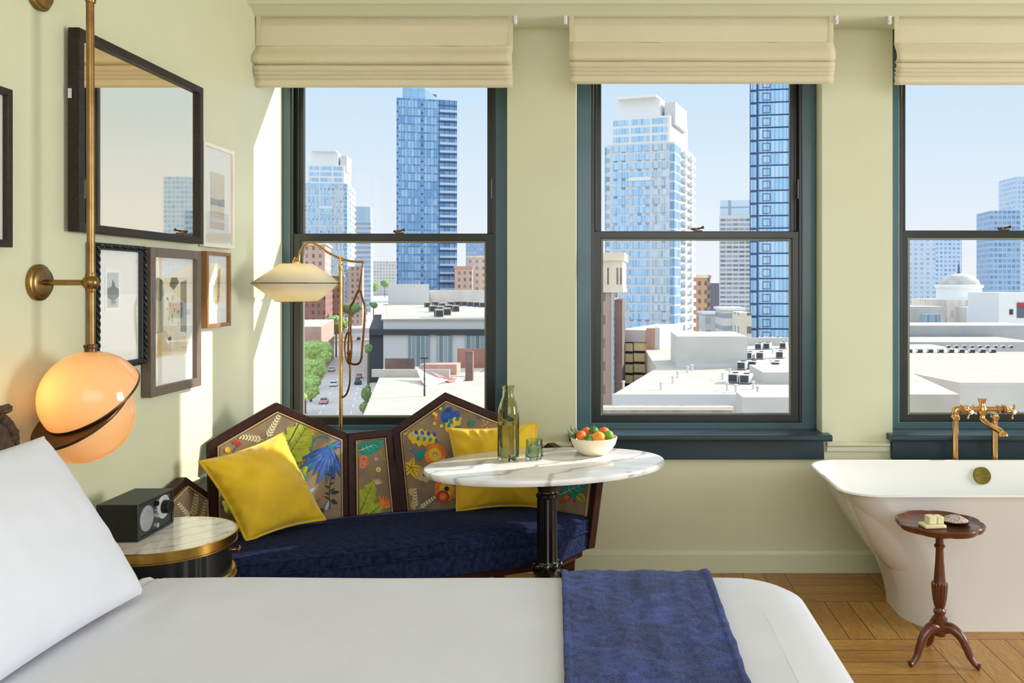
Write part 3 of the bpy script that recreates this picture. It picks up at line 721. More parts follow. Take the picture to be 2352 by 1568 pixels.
def clip_poly(poly, win):
    ar = sum(win[i][0]*win[(i+1) % len(win)][1]-win[(i+1) % len(win)][0]*win[i][1] for i in range(len(win)))
    if ar < 0: win = win[::-1]
    out = poly
    for i in range(len(win)):
        a, b = win[i], win[(i+1) % len(win)]; inp = out; out = []
        if not inp: break
        side_ = lambda p: (b[0]-a[0])*(p[1]-a[1])-(b[1]-a[1])*(p[0]-a[0])
        for j in range(len(inp)):
            p, q = inp[j-1], inp[j]; sp_, sq = side_(p), side_(q)
            if (sp_ >= 0) != (sq >= 0):
                t_ = sp_/(sp_-sq); out.append((p[0]+(q[0]-p[0])*t_, p[1]+(q[1]-p[1])*t_))
            if sq >= 0: out.append(q)
    return out if len(out) > 2 else []
# embroidery motifs drawn as flat outlines in a panel's own plane
def leaf(x, y, L, W_, ang, c=LIME, lobes=0, vein=DARK):
    ca, sa = math.cos(math.radians(ang)), math.sin(math.radians(ang)); n = 18
    def tr(a, b): return (x+a*ca-b*sa, y+a*sa+b*ca)
    pts = []
    for sg in (1, -1):
        rg = range(n+1) if sg == 1 else range(n-1, 0, -1)
        for k in rg:
            t_ = k/n; wd = W_*.5*math.sin(math.pi*t_**.8)**.8
            if lobes: wd *= .84+.16*math.cos(t_*lobes*2*math.pi)
            pts.append(tr(L*t_, sg*wd))
    out = [(pts, c)]
    if vein is not None:
        out.append(([tr(0, -.8), tr(L*.92, -.3), tr(L*.92, .3), tr(0, .8)], vein))
        k = 5 if L > 40 else 3
        for i in range(1, k+1):
            t_ = i/(k+1.5); w2 = W_*.36*math.sin(math.pi*t_**.8)
            for sg in (1, -1): out.append(([tr(L*t_-.5, 0), tr(L*t_+.6, 0), tr(L*t_+w2*.7, sg*w2)], vein))
    return out
def flower(x, y, r_, n, c1, c2, c3=DARK, ph=0):
    out = []
    for k in range(n):
        a = ph+2*math.pi*k/n; cx, cy = x+r_*.62*math.cos(a), y+r_*.62*math.sin(a); q = r_*.46
        out.append(([(cx+q*math.cos(b), cy+q*math.sin(b)) for b in [i*math.pi/6 for i in range(12)]], c1))
    out.append(([(x+r_*.62*math.cos(i*math.pi/8), y+r_*.62*math.sin(i*math.pi/8)) for i in range(16)], c2))
    out.append(([(x+r_*.22*math.cos(i*math.pi/5), y+r_*.22*math.sin(i*math.pi/5)) for i in range(10)], c3))
    return out
def spike(x, y, L, W_, ang, c): return leaf(x, y, L, W_, ang, c, 0, None)
def fan(x, y, angs, L, W_, c, vein=LBLU):
    out = []
    for i, a in enumerate(angs):
        l = L*(.8+.25*((i*37) % 10)/10); out += leaf(x, y, l, W_, a, c, 0, None)
        ca, sa = math.cos(math.radians(a)), math.sin(math.radians(a)); out.append(([(x-sa*.5, y+ca*.5), (x+l*.9*ca, y+l*.9*sa), (x+sa*.5, y-ca*.5)], vein))
    return out
def fern(x, y, L, ang, c=PALE, ll=13):
    ca, sa = math.cos(math.radians(ang)), math.sin(math.radians(ang))
    out = [([(x-sa*.7, y+ca*.7), (x+L*ca, y+L*sa), (x+sa*.7, y-ca*.7)], c)]
    k = max(4, int(L/7))
    for i in range(1, k+1):
        t_ = i/(k+.5); bx, by = x+L*t_*ca, y+L*t_*sa
        for sg in (42, -42): out += spike(bx, by, ll*(1.1-.5*t_), 4.2, ang+sg, c)
    return out
def stem(pts, w_, c):
    q = smooth_path([(a, b, 0) for a, b in pts], 6); out = []
    for a, b in zip(q[:-1], q[1:]):
        d = (b-a); n_ = Vector((-d.y, d.x, 0)).normalized()*w_/2
        out.append(([(a+n_)[:2], (b+n_)[:2], (b-n_)[:2], (a-n_)[:2]], c))
    return out
def dots(l, r_, c): return [([(x+r_*math.cos(i*math.pi/4), y+r_*math.sin(i*math.pi/4)) for i in range(8)], c) for x, y in l]
def monstera(x, y, L, W_, ang, c=LIME): return leaf(x, y, L, W_, ang, c, 5)
MOT = {}
MOT['A'] = (fern(612, 1008, 62, -62, PALE)+fern(606, 1010, 55, 188, PALE)+fern(520, 1012, 40, -30, PALE, 10)+fern(555, 975, 40, -30, PALE, 10)+dots([(523, 1033)], 7, GOLD)+dots([(548, 1019), (541, 1015)], 6, RED)+stem([(535, 1040), (540, 1030), (549, 1022)], 1.6, BLUE)
    + monstera(652, 1062, 118, 86, -58)+monstera(664, 1010, 70, 44, 160)+leaf(690, 1062, 42, 30, 78, LIME)+stem([(648, 1042), (672, 1000), (690, 965)], 2, DARK)
    + fan(728, 992, (-150, -125, -100, -75, -50, -28), 30, 9, ORAN, GOLD)+stem([(715, 1035), (722, 1010), (745, 1002), (760, 1012)], 3.5, TEAL)+leaf(712, 1075, 44, 26, -72, TEAL, 0, None)+stem([(703, 1110), (706, 1085), (712, 1060)], 2, TEAL)
    + fan(760, 1026, (158, 146, 133, 121, 109, 97, 84, 70, -8, -30), 92, 13, BLUE)+dots([(760, 1025)], 7, TEAL)+stem([(672, 1098), (690, 1085), (702, 1100), (704, 1150)], 2, TEAL)+dots([(688, 1093)], 9, BLUE)+dots([(686, 1104)], 6, PALE)
    + stem([(758, 1170), (756, 1130), (762, 1085)], 1.6, DARK)+sum([spike(757+dx, yy, 13, 4, an, DARK) for dx, yy, an in ((0, 1120, 205), (0, 1112, -25), (0, 1135, 200), (-1, 1146, 215), (2, 1100, -30), (3, 1092, 205), (1, 1128, -35))], [])+leaf(760, 1132, 20, 8, -10, DARK, 0, None)+leaf(760, 1147, 18, 9, 35, DARK, 0, None)+leaf(704, 1135, 24, 9, -40, LBLU, 0, None)+leaf(747, 1172, 24, 7, -70, LBLU, 0, None)+dots([(738, 1172)], 6, DARK)+dots([(735, 1145), (742, 1140), (730, 1150), (728, 1128)], 2, RED)
    + monstera(520, 1180, 90, 60, -60)+flower(600, 1140, 22, 8, ORAN, GOLD))
MOT['B'] = (leaf(822, 1036, 66, 36, -22, TEAL, 0, PALE)+leaf(826, 1008, 50, 20, 10, TEAL, 0, None)+flower(836, 1056, 10, 6, ORAN, PINK, RED)+flower(832, 1068, 9, 6, PINK, ORAN, RED, .5)+flower(842, 1062, 8, 5, PINK, ORAN, RED)
    + stem([(866, 1115), (868, 1075), (858, 1040)], 1.4, PINK)+flower(864, 1054, 6, 6, PINK, LBLU, PINK)+flower(869, 1078, 6, 6, GOLD, PALE, DARK)+stem([(872, 1034), (878, 1050), (888, 1056)], 1.6, LIME)+fan(866, 1112, (-160, -140, -120, -100, -80, -60, -40, -20), 18, 3, SAND, PALE)
    + monstera(824, 1182, 86, 52, -66)+monstera(846, 1184, 46, 34, -40)+fan(884, 1166, (-140, -118, -100, -82, -62, -42, -25), 34, 6, ORAN, GOLD)+leaf(900, 1105, 26, 7, 72, LIME, 0, None))
MOT['C'] = (stem([(1020, 978), (1017, 950), (1021, 922)], 4, TEAL)+leaf(1018, 970, 42, 26, -62, BLUE, 0, None)+leaf(1035, 962, 28, 20, -40, BLUE, 0, None)
    + leaf(1024, 990, 48, 34, -42, GOLD, 4, None)+leaf(1030, 984, 16, 8, -80, TEAL, 0, None)+leaf(1040, 974, 16, 9, -120, TEAL, 0, None)+leaf(1046, 966, 14, 8, -40, TEAL, 0, None)+leaf(1044, 982, 16, 8, -10, TEAL, 0, None)+dots([(996, 948), (1001, 952)], 4.5, GOLD)+dots([(1002, 961), (996, 940)], 5, ORAN)+dots([(1012, 938), (998, 972), (1014, 978)], 4, GOLD)
    + leaf(936, 1000, 74, 44, 8, GOLD, 5, None)+sum([leaf(958+14*k, 998+k*1.5, 13, 8, -110, BLUE, 0, None)+leaf(962+14*k, 1001+k*1.5, 12, 7, 105, TEAL, 0, None) for k in range(4)], [])+dots([(964, 1000), (972, 1001), (981, 1001), (949, 996)], 3.5, LBLU)
    + leaf(916, 1000, 22, 11, 60, SAND, 0, DARK)+leaf(924, 994, 16, 12, -20, SAND, 0, DARK)+flower(999, 1043, 24, 10, ORAN, GOLD, PINK)+dots([(999, 1044)], 3, PALE)+flower(944, 1073, 13, 3, GOLD, GOLD, DARK)+leaf(944, 1073, 32, 14, 60, GOLD, 0, DARK)+leaf(944, 1073, 28, 13, 5, GOLD, 0, DARK)+leaf(944, 1073, 26, 12, 130, GOLD, 0, DARK)+leaf(944, 1073, 24, 12, -75, GOLD, 0, DARK)+leaf(944, 1073, 24, 12, -150, GOLD, 0, DARK)
    + leaf(942, 1028, 38, 7, 40, BLUE, 0, LBLU)+leaf(960, 1056, 26, 18, -70, TEAL, 0, None)+leaf(958, 1050, 30, 12, -40, TEAL, 0, None)+flower(975, 1090, 17, 5, SAND, SAND, DARK)+flower(1026, 1122, 27, 9, ORAN, GOLD, DARK)+flower(1018, 1140, 14, 7, RED, ORAN, GOLD)
    + fern(954, 1170, 48, -92, PALE, 11)+fern(962, 1168, 46, -36, PALE, 9)+leaf(944, 1120, 20, 14, 80, SAND, 0, None)+leaf(948, 1150, 22, 12, 80, SAND, 0, None)+stem([(1078, 975), (1080, 955), (1082, 940)], 1.6, TEAL)+sum([spike(1080, 946, 12, 3.5, a, BLUE) for a in (-150, -110, -70, -30)], [])+sum([spike(1102, 952, 12, 3.5, a, BLUE) for a in (40, 70, 100, 140)], [])+leaf(1078, 978, 18, 10, -40, TEAL, 0, None)+dots([(1110, 966), (1114, 974), (1120, 969), (1108, 978), (1118, 982)], 1.5, PALE)+stem([(1062, 920), (1082, 932), (1104, 944)], 2, GOLD)
    + flower(1100, 1050, 26, 9, PINK, ORAN, DARK)+monstera(1080, 1150, 70, 50, -60))
MOT['L'] = (flower(449, 1123, 11, 8, RED, ORAN, ORAN)+leaf(462, 1128, 18, 12, 20, TEAL, 0, None)+fern(442, 1190, 62, -80, PALE, 13)+fern(438, 1190, 44, -130, PALE, 10)+fern(462, 1195, 48, -78, PALE, 9)+fern(480, 1195, 36, -70, PALE, 8))
MOT['R'] = (leaf(1286, 1136, 74, 42, -26, TEAL, 0, PALE)+leaf(1270, 1118, 40, 26, -50, TEAL, 0, None)+leaf(1326, 1135, 26, 18, 40, LIME, 0, DARK)+flower(1302, 1142, 8, 6, RED, ORAN, DARK)+flower(1320, 1150, 6, 5, PINK, RED, DARK)+dots([(1290, 1152)], 5, RED)+leaf(1200, 1140, 60, 36, -40, LIME, 4)+flower(1240, 1100, 20, 8, ORAN, GOLD))
def facet(key, pts, wid, dep, rear):
    """one framed panel: outer polygon pts (world, planar), frame width list per edge, dep thickness towards rear"""
    pts = [Vector(p) for p in pts]; n = len(pts); c = sum(pts, Vector())/n
    nrm = Vector()
    for i in range(n): nrm += (pts[i]-c).cross(pts[(i+1) % n]-c)
    nrm.normalize()
    if nrm.dot(SP(0, .5, .7)-c) < 0: nrm = -nrm
    pts = [p-nrm*(p-c).dot(nrm) for p in pts]
    ex = (pts[1]-pts[0]).normalized(); ey = nrm.cross(ex)
    if ey.z < 0: ey = -ey
    q = [((p-c).dot(ex), (p-c).dot(ey)) for p in pts]
    ar = sum(q[i][0]*q[(i+1) % n][1]-q[(i+1) % n][0]*q[i][1] for i in range(n)); sg = 1 if ar > 0 else -1
    def ins(k):
        L = []
        for i in range(n):
            a, b = q[i], q[(i+1) % n]; d = (b[0]-a[0], b[1]-a[1]); l = math.hypot(*d); w_ = (wid[i] if isinstance(wid, (list, tuple)) else wid)+k
            L.append(((a[0]-d[1]/l*w_*sg, a[1]+d[0]/l*w_*sg), d))
        o = []
        for i in range(n):
            (p1, d1), (p2, d2) = L[i-1], L[i]; den = d1[0]*d2[1]-d1[1]*d2[0]
            t_ = ((p2[0]-p1[0])*d2[1]-(p2[1]-p1[1])*d2[0])/den; o.append((p1[0]+d1[0]*t_, p1[1]+d1[1]*t_))
        return o
    W3 = lambda a, h: c+ex*a[0]+ey*a[1]+nrm*h
    i0, i1, i2, i3 = ins(0), ins(.004), ins(.012), ins(.03)
    MB().ring([p.copy() for p in pts], [W3(a, 0) for a in i0], -nrm*dep).build('back_frame' if key in 'ABC' else 'arm_frame', M['darkwood'], sofa, bevel=.004)
    m = MB()
    m.loft([[W3(a, -dep*.6) for a in i0], [W3(a, -.006) for a in i0], [W3(a, .000) for a in i1], [W3(a, .008) for a in i2], [W3(a, .010) for a in i3]], TAU, True, True)
    win = i2; layer = 0
    for poly, col in MOT[key]:
        w2 = []
        for (u, v) in poly:
            d = ray(u, v); o_ = Vector((0, 0, EYE)); pp = c+nrm*.010
            t_ = (pp-o_).dot(nrm)/d.dot(nrm); h = o_+d*t_-c; w2.append((h.dot(ex), h.dot(ey)))
        w2 = clip_poly(w2, win)
        if w2:
            layer += 1; h = .0106+.00002*layer
            m.add([W3(a, h) for a in w2], [list(range(len(w2)))], col)
    m.build('back_panel' if key in 'ABC' else 'arm_panel', FAB, sofa, recalc=False)
    q_ = [W3(a, .007) for a in i1]; MB().tube(q_, .0035, 6, closed=True, smooth=False).build('panel_piping', FAB[SAND], sofa)
    MB().prism([W3(a, -dep*.62) for a in i0], -nrm*(dep*.36)).build('panel_backing', M['darkwood'], sofa)
sb = .37
facet('A', [BP_(-.655, .13, sb), BP_(-.10, 0, sb), BP_(-.098, 0, .778), BP_(-.40, .068, .940), BP_(-.668, .13, .80)], [.03, .026, .035, .035, .034], .045, 0)
facet('B', [BP_(-.10, 0, sb), BP_(.13, 0, sb), BP_(.098, 0, .785), BP_(-.098, 0, .778)], [.03, .030, .034, .034], .045, 0)
facet('C', [BP_(.13, 0, sb), BP_(.655, .13, sb), BP_(.668, .13, .80), BP_(.34, .055, .948), BP_(.098, 0, .785)], [.03, .03, .035, .035, .034], .045, 0)
facet('L', [SP(-.665, .185, .335), SP(-.80, .64, .325), SP(-.852, .66, .640), SP(-.722, .345, .705), SP(-.668, .165, .60)], [.03, .034, .032, .032, .02], .04, 0)
facet('R', [SP(.82, .64, .325), SP(.665, .185, .335), SP(.668, .165, .60), SP(.735, .345, .735), SP(.875, .66, .648)], [.03, .02, .032, .032, .034], .04, 0)
seatpoly = [(-.64, .19), (-.775, .60), (-.66, .75), (.67, .75), (.85, .62), (.66, .19), (.11, .06), (-.10, .06)]
def seat_ring(ins, z, slope=.06):
    n = len(seatpoly); L = []
    for i in range(n):
        a, b = seatpoly[i], seatpoly[(i+1) % n]; d = (b[0]-a[0], b[1]-a[1]); l = math.hypot(*d)
        L.append(((a[0]+d[1]/l*ins, a[1]-d[0]/l*ins), d))
    o = []
    for i in range(n):
        (p1, d1), (p2, d2) = L[i-1], L[i]; den = d1[0]*d2[1]-d1[1]*d2[0]
        t_ = ((p2[0]-p1[0])*d2[1]-(p2[1]-p1[1])*d2[0])/den; o.append((p1[0]+d1[0]*t_, p1[1]+d1[1]*t_))
    # densify
    out = []
    for i in range(n):
        a, b = o[i], o[(i+1) % n]; k_ = 12 if math.hypot(seatpoly[i][0]-seatpoly[(i+1) % n][0], seatpoly[i][1]-seatpoly[(i+1) % n][1]) > .4 else 6
        for k in range(k_):
            t_ = k/k_; x, y = a[0]+(b[0]-a[0])*t_, a[1]+(b[1]-a[1])*t_; out.append(SP(x, y, z-slope*(.765-y)/.7))
    return out
orient = seat_ring(.03, .4)
if (orient[0]-SP(0, .45, .4)).length > (seat_ring(-.03, .4)[0]-SP(0, .45, .4)).length: SGN = -1
else: SGN = 1
SR = lambda i_, z, sl=.06: seat_ring(SGN*i_, z, sl)
m = MB(); m.loft([SR(.004, .410, .03), SR(.0, .42, .03), SR(.0, .450, .04), SR(.003, .461, .05), SR(.02, .475), SR(.06, .487), SR(.12, .493), SR(.18, .495)], 0, True)
m.build('seat_cushion', M['navy'], sofa)
m = MB(); m.loft([SR(.02, .320, .0), SR(.006, .324, .0), SR(.004, .405, .03), SR(.02, .41, .03)], 0, True); m.build('seat_base', M['navy'], sofa)
for z, sl in ((.458, .05), (.409, .03)):
    MB().tube(SR(0, z, sl), .0045, 6, closed=True).build('seat_piping', M['navy'], sofa)
m = MB(); m.loft([SR(.05, .285, 0), SR(.03, .29, 0), SR(.03, .322, 0), SR(.05, .323, 0)], 0, False); m.build('seat_rail', M['darkwood'], sofa)
for a, n_ in ((-.70, .60), (.745, .60), (-.55, .22), (.55, .22)):
    m = MB(); m.loft([[SP(a+dx*k, n_+dy*k, z) for dx, dy in ((-1, -1), (1, -1), (1, 1), (-1, 1))] for z, k in ((0, .017), (.30, .030))], 0, False); m.build('leg', M['darkwood'], sofa, bevel=.003)

# cushions on the sofa
cushion('throw_pillow', 'yellow velvet cushion tipped on its corner at the left end of the sofa', 'cushion', [(-1.375, 3.275, .468), (-1.165, 3.555, .475), (-1.385, 3.665, .815), (-1.575, 3.315, .765)], .088, M['yellow'], group='yellow velvet cushions on the sofa', pull=.085, piping=M['yellow'], n=48, seed=1, wr=.009)
cushion('throw_pillow', 'yellow velvet cushion behind the marble table, lit along its top', 'cushion', [(-.655, 3.765, .452), (-.285, 3.845, .452), (-.315, 3.945, .815), (-.715, 3.905, .795)], .085, M['yellow'], group='yellow velvet cushions on the sofa', pull=.085, piping=M['yellow'], n=48, seed=5, wr=.009)

# ------------------------------------------------------------------ floor lamp
FY = 3.975
def LP(u, v, dy=0): return P(u, v, FY+dy)
r = thing('floor_lamp', 'brass floor lamp with a cream lantern shade behind the sofa', 'lamp', (LP(783, 980).x, FY, 0))
px = LP(783, 980).x
m = MB(); m.lathe((px, FY, 0), [(.12, 0), (.12, .012), (.10, .02), (.02, .03), (.012, .06)], 40); m.build('base', M['brassbright'], r)
m = MB(); m.tube([(px, FY, .03), (px, FY, 1.57)], .0085, 16); m.lathe((px, FY, 1.10), [(.0105, 0), (.0105, .02)], 16); m.build('pole', M['brassbright'], r)
m = MB(); q = smooth_path([LP(686, 602), LP(690, 578), LP(703, 561), LP(724, 561), LP(755, 581), LP(783, 594), LP(810, 600), LP(833, 601)], 6)
m.tube(q, .0058, 12); m.sphere(LP(833, 601), .008, 12, 8); m.build('arm', M['brassbright'], r)
m = MB(); c_ = LP(783, 596); m.tube([c_+Vector((0, -.012, -.03)), c_+Vector((0, -.012, .014))], .004, 8); m.tube([c_+Vector((0, .012, -.03)), c_+Vector((0, .012, .014))], .004, 8); m.sphere(c_, .011, 12, 8); m.lathe(c_+Vector((0, 0, -.05)), [(.010, 0), (.012, .02), (.010, .03)], 14); m.build('pivot_fork', M['brassbright'], r)
sc_ = LP(681, 652)
m = MB(); m.lathe((sc_.x, FY, LP(0, 608).z-.004), [(.017, 0), (.019, .018), (.014, .024), (.013, .034), (.006, .040)], 20); m.build('shade_cap', M['brassbright'], r)
zt, zm, zb_ = LP(0, 606).z, LP(0, 650).z, LP(0, 692).z
N6 = 6
def hexr(rad, z, ph=.06): return [(sc_.x+rad*math.cos(ph+2*math.pi*k/N6), FY+rad*math.sin(ph+2*math.pi*k/N6), z) for k in range(N6)]
def lantern(lv):
    m = MB(); m.loft([hexr(a, z) for a, z in lv], 0, False, False); return m
M['lampshade'] = translucent('ivory_lamp_fabric', 'F3EBD4', .35, .9, 'EDE4CA')
lantern([(.074, zt), (.208, zm)]).build('shade_top', M['lampshade'], r, solid=.002, recalc=False)
lantern([(.208, zm), (.095, zb_)]).build('shade_bottom', M['lampshade'], r, solid=.002, recalc=False)
m = MB(); q = [Vector(p) for p in hexr(.2085, zm)]; m.tube(q, .0022, 6, closed=True, smooth=False)
q = [Vector(p) for p in hexr(.095, zb_)]; m.tube(q, .0018, 6, closed=True, smooth=False); m.build('shade_wire', M['bronze'], r)
d = bpy.data.lights.new('shade_bulb', 'POINT'); d.energy = 1.6; d.color = (1, .86, .62); d.shadow_soft_size = .03
o = bpy.data.objects.new('shade_bulb', d); COL.objects.link(o); o.location = (sc_.x, FY, zm)
M['copper'] = pm('dark_copper_rod', '6B4526', '7D5430', 20, .3, 1.0)
def linkq(pts, dy=0, closed=True): return smooth_path([LP(a, b, dy) for a, b in pts], 6, closed)
MB().tube(smooth_path([LP(833, 601), LP(830, 630), LP(825, 668)], 6), [.0022+.0035*k/12 for k in range(13)], 10).build('hanging_rod', M['copper'], r)
MB().tube(linkq([(825, 666), (833, 688), (838, 705), (837, 740), (832, 800), (829, 826), (820, 836), (804, 833), (800, 815), (802, 760), (804, 710), (812, 692)]), .0052, 10, closed=True).build('hanging_link', M['copper'], r)
MB().tube(linkq([(800, 763), (807, 775), (807, 810), (803, 834), (796, 826), (792, 800), (794, 775)], -.015), .0045, 10, closed=True).build('hanging_link', M['copper'], r)
MB().tube(linkq([(808, 812), (803, 816), (804, 850), (803, 880), (796, 904), (786, 913)], -.004, False), .0045, 10).build('pole_hook', M['copper'], r)

# ------------------------------------------------------------------ oval marble table and what stands on it
TX, TY, TZ = -.230, 3.380, .75
ta = math.radians(15.5); ex, ey = Vector((math.cos(ta), math.sin(ta), 0)), Vector((-math.sin(ta), math.cos(ta), 0))
r = thing('pedestal_table', 'oval white marble table on a black fluted iron column', 'table', (TX, TY, 0))
def oval(k, z): return [Vector((TX, TY, z))+ex*(.480-k)*math.cos(2*math.pi*i/96)+ey*(.305-k)*math.sin(2*math.pi*i/96) for i in range(96)]
m = MB(); m.loft([oval(.02, TZ-.026), oval(.004, TZ-.024), oval(0, TZ-.016), oval(0, TZ-.008), oval(.003, TZ-.002), oval(.008, TZ)], 0, True); m.build('tabletop', M['marble'], r)
m = MB(); rings = []
for z, rr, fl in ((.355, .0435, 1), (.37, .0425, 1), (.46, .0415, 1), (.60, .0405, 1), (.625, .040, 1)):
    rings.append([(TX+(rr*(1-.16*fl*(.5+.5*math.cos(10*2*math.pi*k/120))))*math.cos(2*math.pi*k/120), TY+(rr*(1-.16*fl*(.5+.5*math.cos(10*2*math.pi*k/120))))*math.sin(2*math.pi*k/120), z) for k in range(120)])
m.loft(rings, 0, True)
m.lathe((TX, TY, .610), [(.038, 0), (.045, .008), (.045, .018), (.038, .024), (.036, .034), (.040, .042), (.046, .054), (.046, .068), (.036, .075), (.036, .10), (.06, .108), (.07, .113)], 36)
m.lathe((TX, TY, 0), [(.19, 0), (.19, .012), (.15, .03), (.085, .06), (.060, .10), (.054, .15), (.050, .24), (.049, .31), (.056, .318), (.056, .328), (.044, .338), (.050, .350), (.044, .362)], 40); m.build('iron_column', M['iron'], r)
m = MB()
for k in range(8):
    a = 2*math.pi*k/8; m.sphere((TX+.05*math.cos(a), TY+.05*math.sin(a), .348), .0125, 12, 8)
m.build('beaded_collar', M['iron'], r)
for k in range(4):
    a = math.pi/4+ta+k*math.pi/2; q = smooth_path([(TX+d_*math.cos(a), TY+d_*math.sin(a), z) for d_, z in ((.05, .10), (.11, .07), (.17, .03), (.22, .014))], 4)
    m = MB(); m.tube(q, [.022-.008*i/len(q) for i in range(len(q))], 10); m.build('foot', M['iron'], r)
# bottle
def on_table(u, v):    # point of the table top
    Y = (EYE-TZ)*F/(v-CY); return P(u, v, Y)
b = on_table(1167.5, 1055); bz = TZ+.0005
r = thing('water_bottle', 'smoky green glass carafe half full of water on the marble table', 'bottle', b)
M['olive'] = clear_glass('smoky_green_glass', (.82, .82, .68, 1), 1.45)
M['smoke'] = clear_glass('smoky_grey_glass', (.82, .87, .83, 1), 1.45)
M['water'] = clear_glass('water', (.90, .93, .82, 1), 1.33)
out = [(.0, 0), (.038, 0), (.0425, .005), (.043, .012), (.043, .185), (.0405, .205), (.033, .228), (.0255, .248), (.0228, .258), (.0225, .285), (.0245, .289), (.0245, .296)]
inn = [(.0215, .296), (.0195, .285), (.0195, .258), (.0225, .248), (.030, .228), (.0375, .205), (.0395, .185), (.0395, .02), (.036, .012), (0, .011)]
m = MB(); m.lathe((b.x, b.y, bz), out+inn, 48); m.build('bottle_glass', M['olive'], r)
m = MB(); m.lathe((b.x, b.y, bz), [(.0, .012), (.0355, .013), (.0388, .021), (.0388, .142), (.0, .1425)], 40); m.build('water', M['water'], r)
g = on_table(1227, 1054)
r = thing('drinking_glass', 'short smoky tumbler of water beside the carafe', 'glass', g)
out = [(0, 0), (.033, 0), (.036, .004), (.0365, .012), (.034, .045), (.0325, .062), (.033, .078)]
inn = [(.0305, .078), (.0300, .062), (.0315, .045), (.0335, .014), (.030, .010), (0, .0095)]
m = MB(); m.lathe((g.x, g.y, bz), out+inn, 44); m.build('tumbler_glass', M['smoke'], r)
m = MB(); m.lathe((g.x, g.y, bz), [(0, .0105), (.0296, .0107), (.0328, .0145), (.0312, .045), (.0302, .053), (0, .0532)], 36); m.build('water', M['water'], r)
# fruit bowl
c = on_table(1364, 1042)
r = thing('fruit_bowl', 'cream ceramic bowl of fruit at the right end of the marble table', 'bowl', c)
out = [(0, 0), (.050, 0), (.056, .004), (.075, .020), (.090, .042), (.0965, .064), (.0975, .070), (.0955, .0715), (.092, .066), (.085, .045), (.070, .024), (.05, .010), (0, .008)]
m = MB(); m.lathe((c.x, c.y, bz), out, 56); m.build('bowl_body', pm('cream_glaze', 'EFE3C8', 'EADCBE', 14, .4), r)
fz = bz+.055
def fruit(name, label, cat, dx, dy, dz, rad, sc3, mm, group, leafy=False, stalk=True, tilt=0):
    p = c+Vector((dx, dy, 0)); p.z = bz+dz
    rr = thing(name, label, cat, p, group=group); m = MB()
    m.sphere(p, rad, 24, 16, 0, sc3)
    if name == 'pear':
        for i in range(len(m.v)):
            d = m.v[i]-p; k = d.x/(rad*1.2)
            if k < 0: m.v[i] = p+Vector((d.x*1.25, d.y*(1+.45*k), d.z*(1+.45*k)))
    m.build('fruit_body', mm, rr)
    if stalk:
        m = MB(); m.tube([p+Vector((0, 0, rad*sc3[2]*.95)), p+Vector((.002, 0, rad*sc3[2]+.010))], .0016, 6); m.build('stalk', pm('green_stalk', '5B6B2A', None, 3, .7), rr)
    return rr
M['tang'] = pm('orange_peel', 'E0661E', 'E87E2C', 40, .45, bump=.3, bscale=500)
M['mango'] = pm('yellow_orange_skin', 'F2B03A', 'E8842A', 12, .4)
M['lime'] = pm('dark_green_skin', '2F6A1E', '4C8428', 30, .4, bump=.2, bscale=400)
M['limel'] = pm('bright_green_skin', '86B02C', '6C9C22', 20, .4)
G = 'fruit in the cream bowl'
fruit('tangerine', 'orange tangerine with a stalk at the left of the fruit bowl', 'tangerine', -.052, -.026, .080, .022, (1, 1, .92), M['tang'], G)
fruit('tangerine', 'orange tangerine half hidden at the back of the bowl', 'tangerine', -.030, .022, .088, .020, (1, 1, .92), M['tang'], G)
fruit('tangerine', 'orange tangerine at the back right of the bowl, above the light green lime', 'tangerine', .042, .022, .086, .023, (1.05, 1, .9), M['tang'], G)
fruit('pear', 'yellow and orange fruit lying at the front of the bowl', 'fruit', .018, -.042, .076, .025, (1.15, 1, .95), M['mango'], G, stalk=False)
fruit('lime', 'dark green lime on top of the fruit pile', 'lime', -.001, -.004, .096, .019, (1.1, 1, .92), M['lime'], G)
fruit('lime', 'dark green lime low between the tangerine and the yellow fruit', 'lime', -.020, -.050, .070, .018, (1, 1, .95), M['lime'], G, stalk=False)
fruit('lime', 'light green lime at the right of the fruit bowl', 'lime', .062, -.018, .078, .021, (.95, 1, 1.05), M['limel'], G, stalk=False)
fruit('tangerine', 'tangerine buried in the middle of the bowl', 'tangerine', .010, .012, .048, .024, (1, 1, .9), M['tang'], G, stalk=False)
p = c+Vector((-.075, -.02, 0)); p.z = bz+.062
rr = thing('leaf_sprig', 'sprig of dark green leaves at the left rim of the bowl', 'leaves', p)
m = MB(); m.tube([p+Vector((.02, 0, -.012)), p, p+Vector((-.01, 0, .02))], .0016, 6); m.build('twig', pm('green_twig', '58662C', None, 3, .7), rr)
for k, (dx, dz, l) in enumerate(((-.022, .030, 1), (-.012, .036, 1.1), (-.002, .034, 1), (.006, .028, .9), (-.028, .016, .8))):
    a = Vector((0, (k-2)*.004, 0)); m = MB(); tip = Vector((dx, (k-2)*.005, dz))*l*1.5; sd = Vector((.008, .005, .002))
    def lf(i, j): return p+a+tip*j+sd*(i*2-1)*math.sin(math.pi*min(1, max(0.02, j*.98)))*1.0+Vector((0, -.002*math.sin(math.pi*j), .002*abs(i*2-1)))
    m.grid(lf, 4, 8); m.build('leaf', pm('leaf_green', '3C5222', '5A7030', 30, .5) if k == 0 else bpy.data.materials['leaf_green'], rr, solid=.0008, recalc=False)
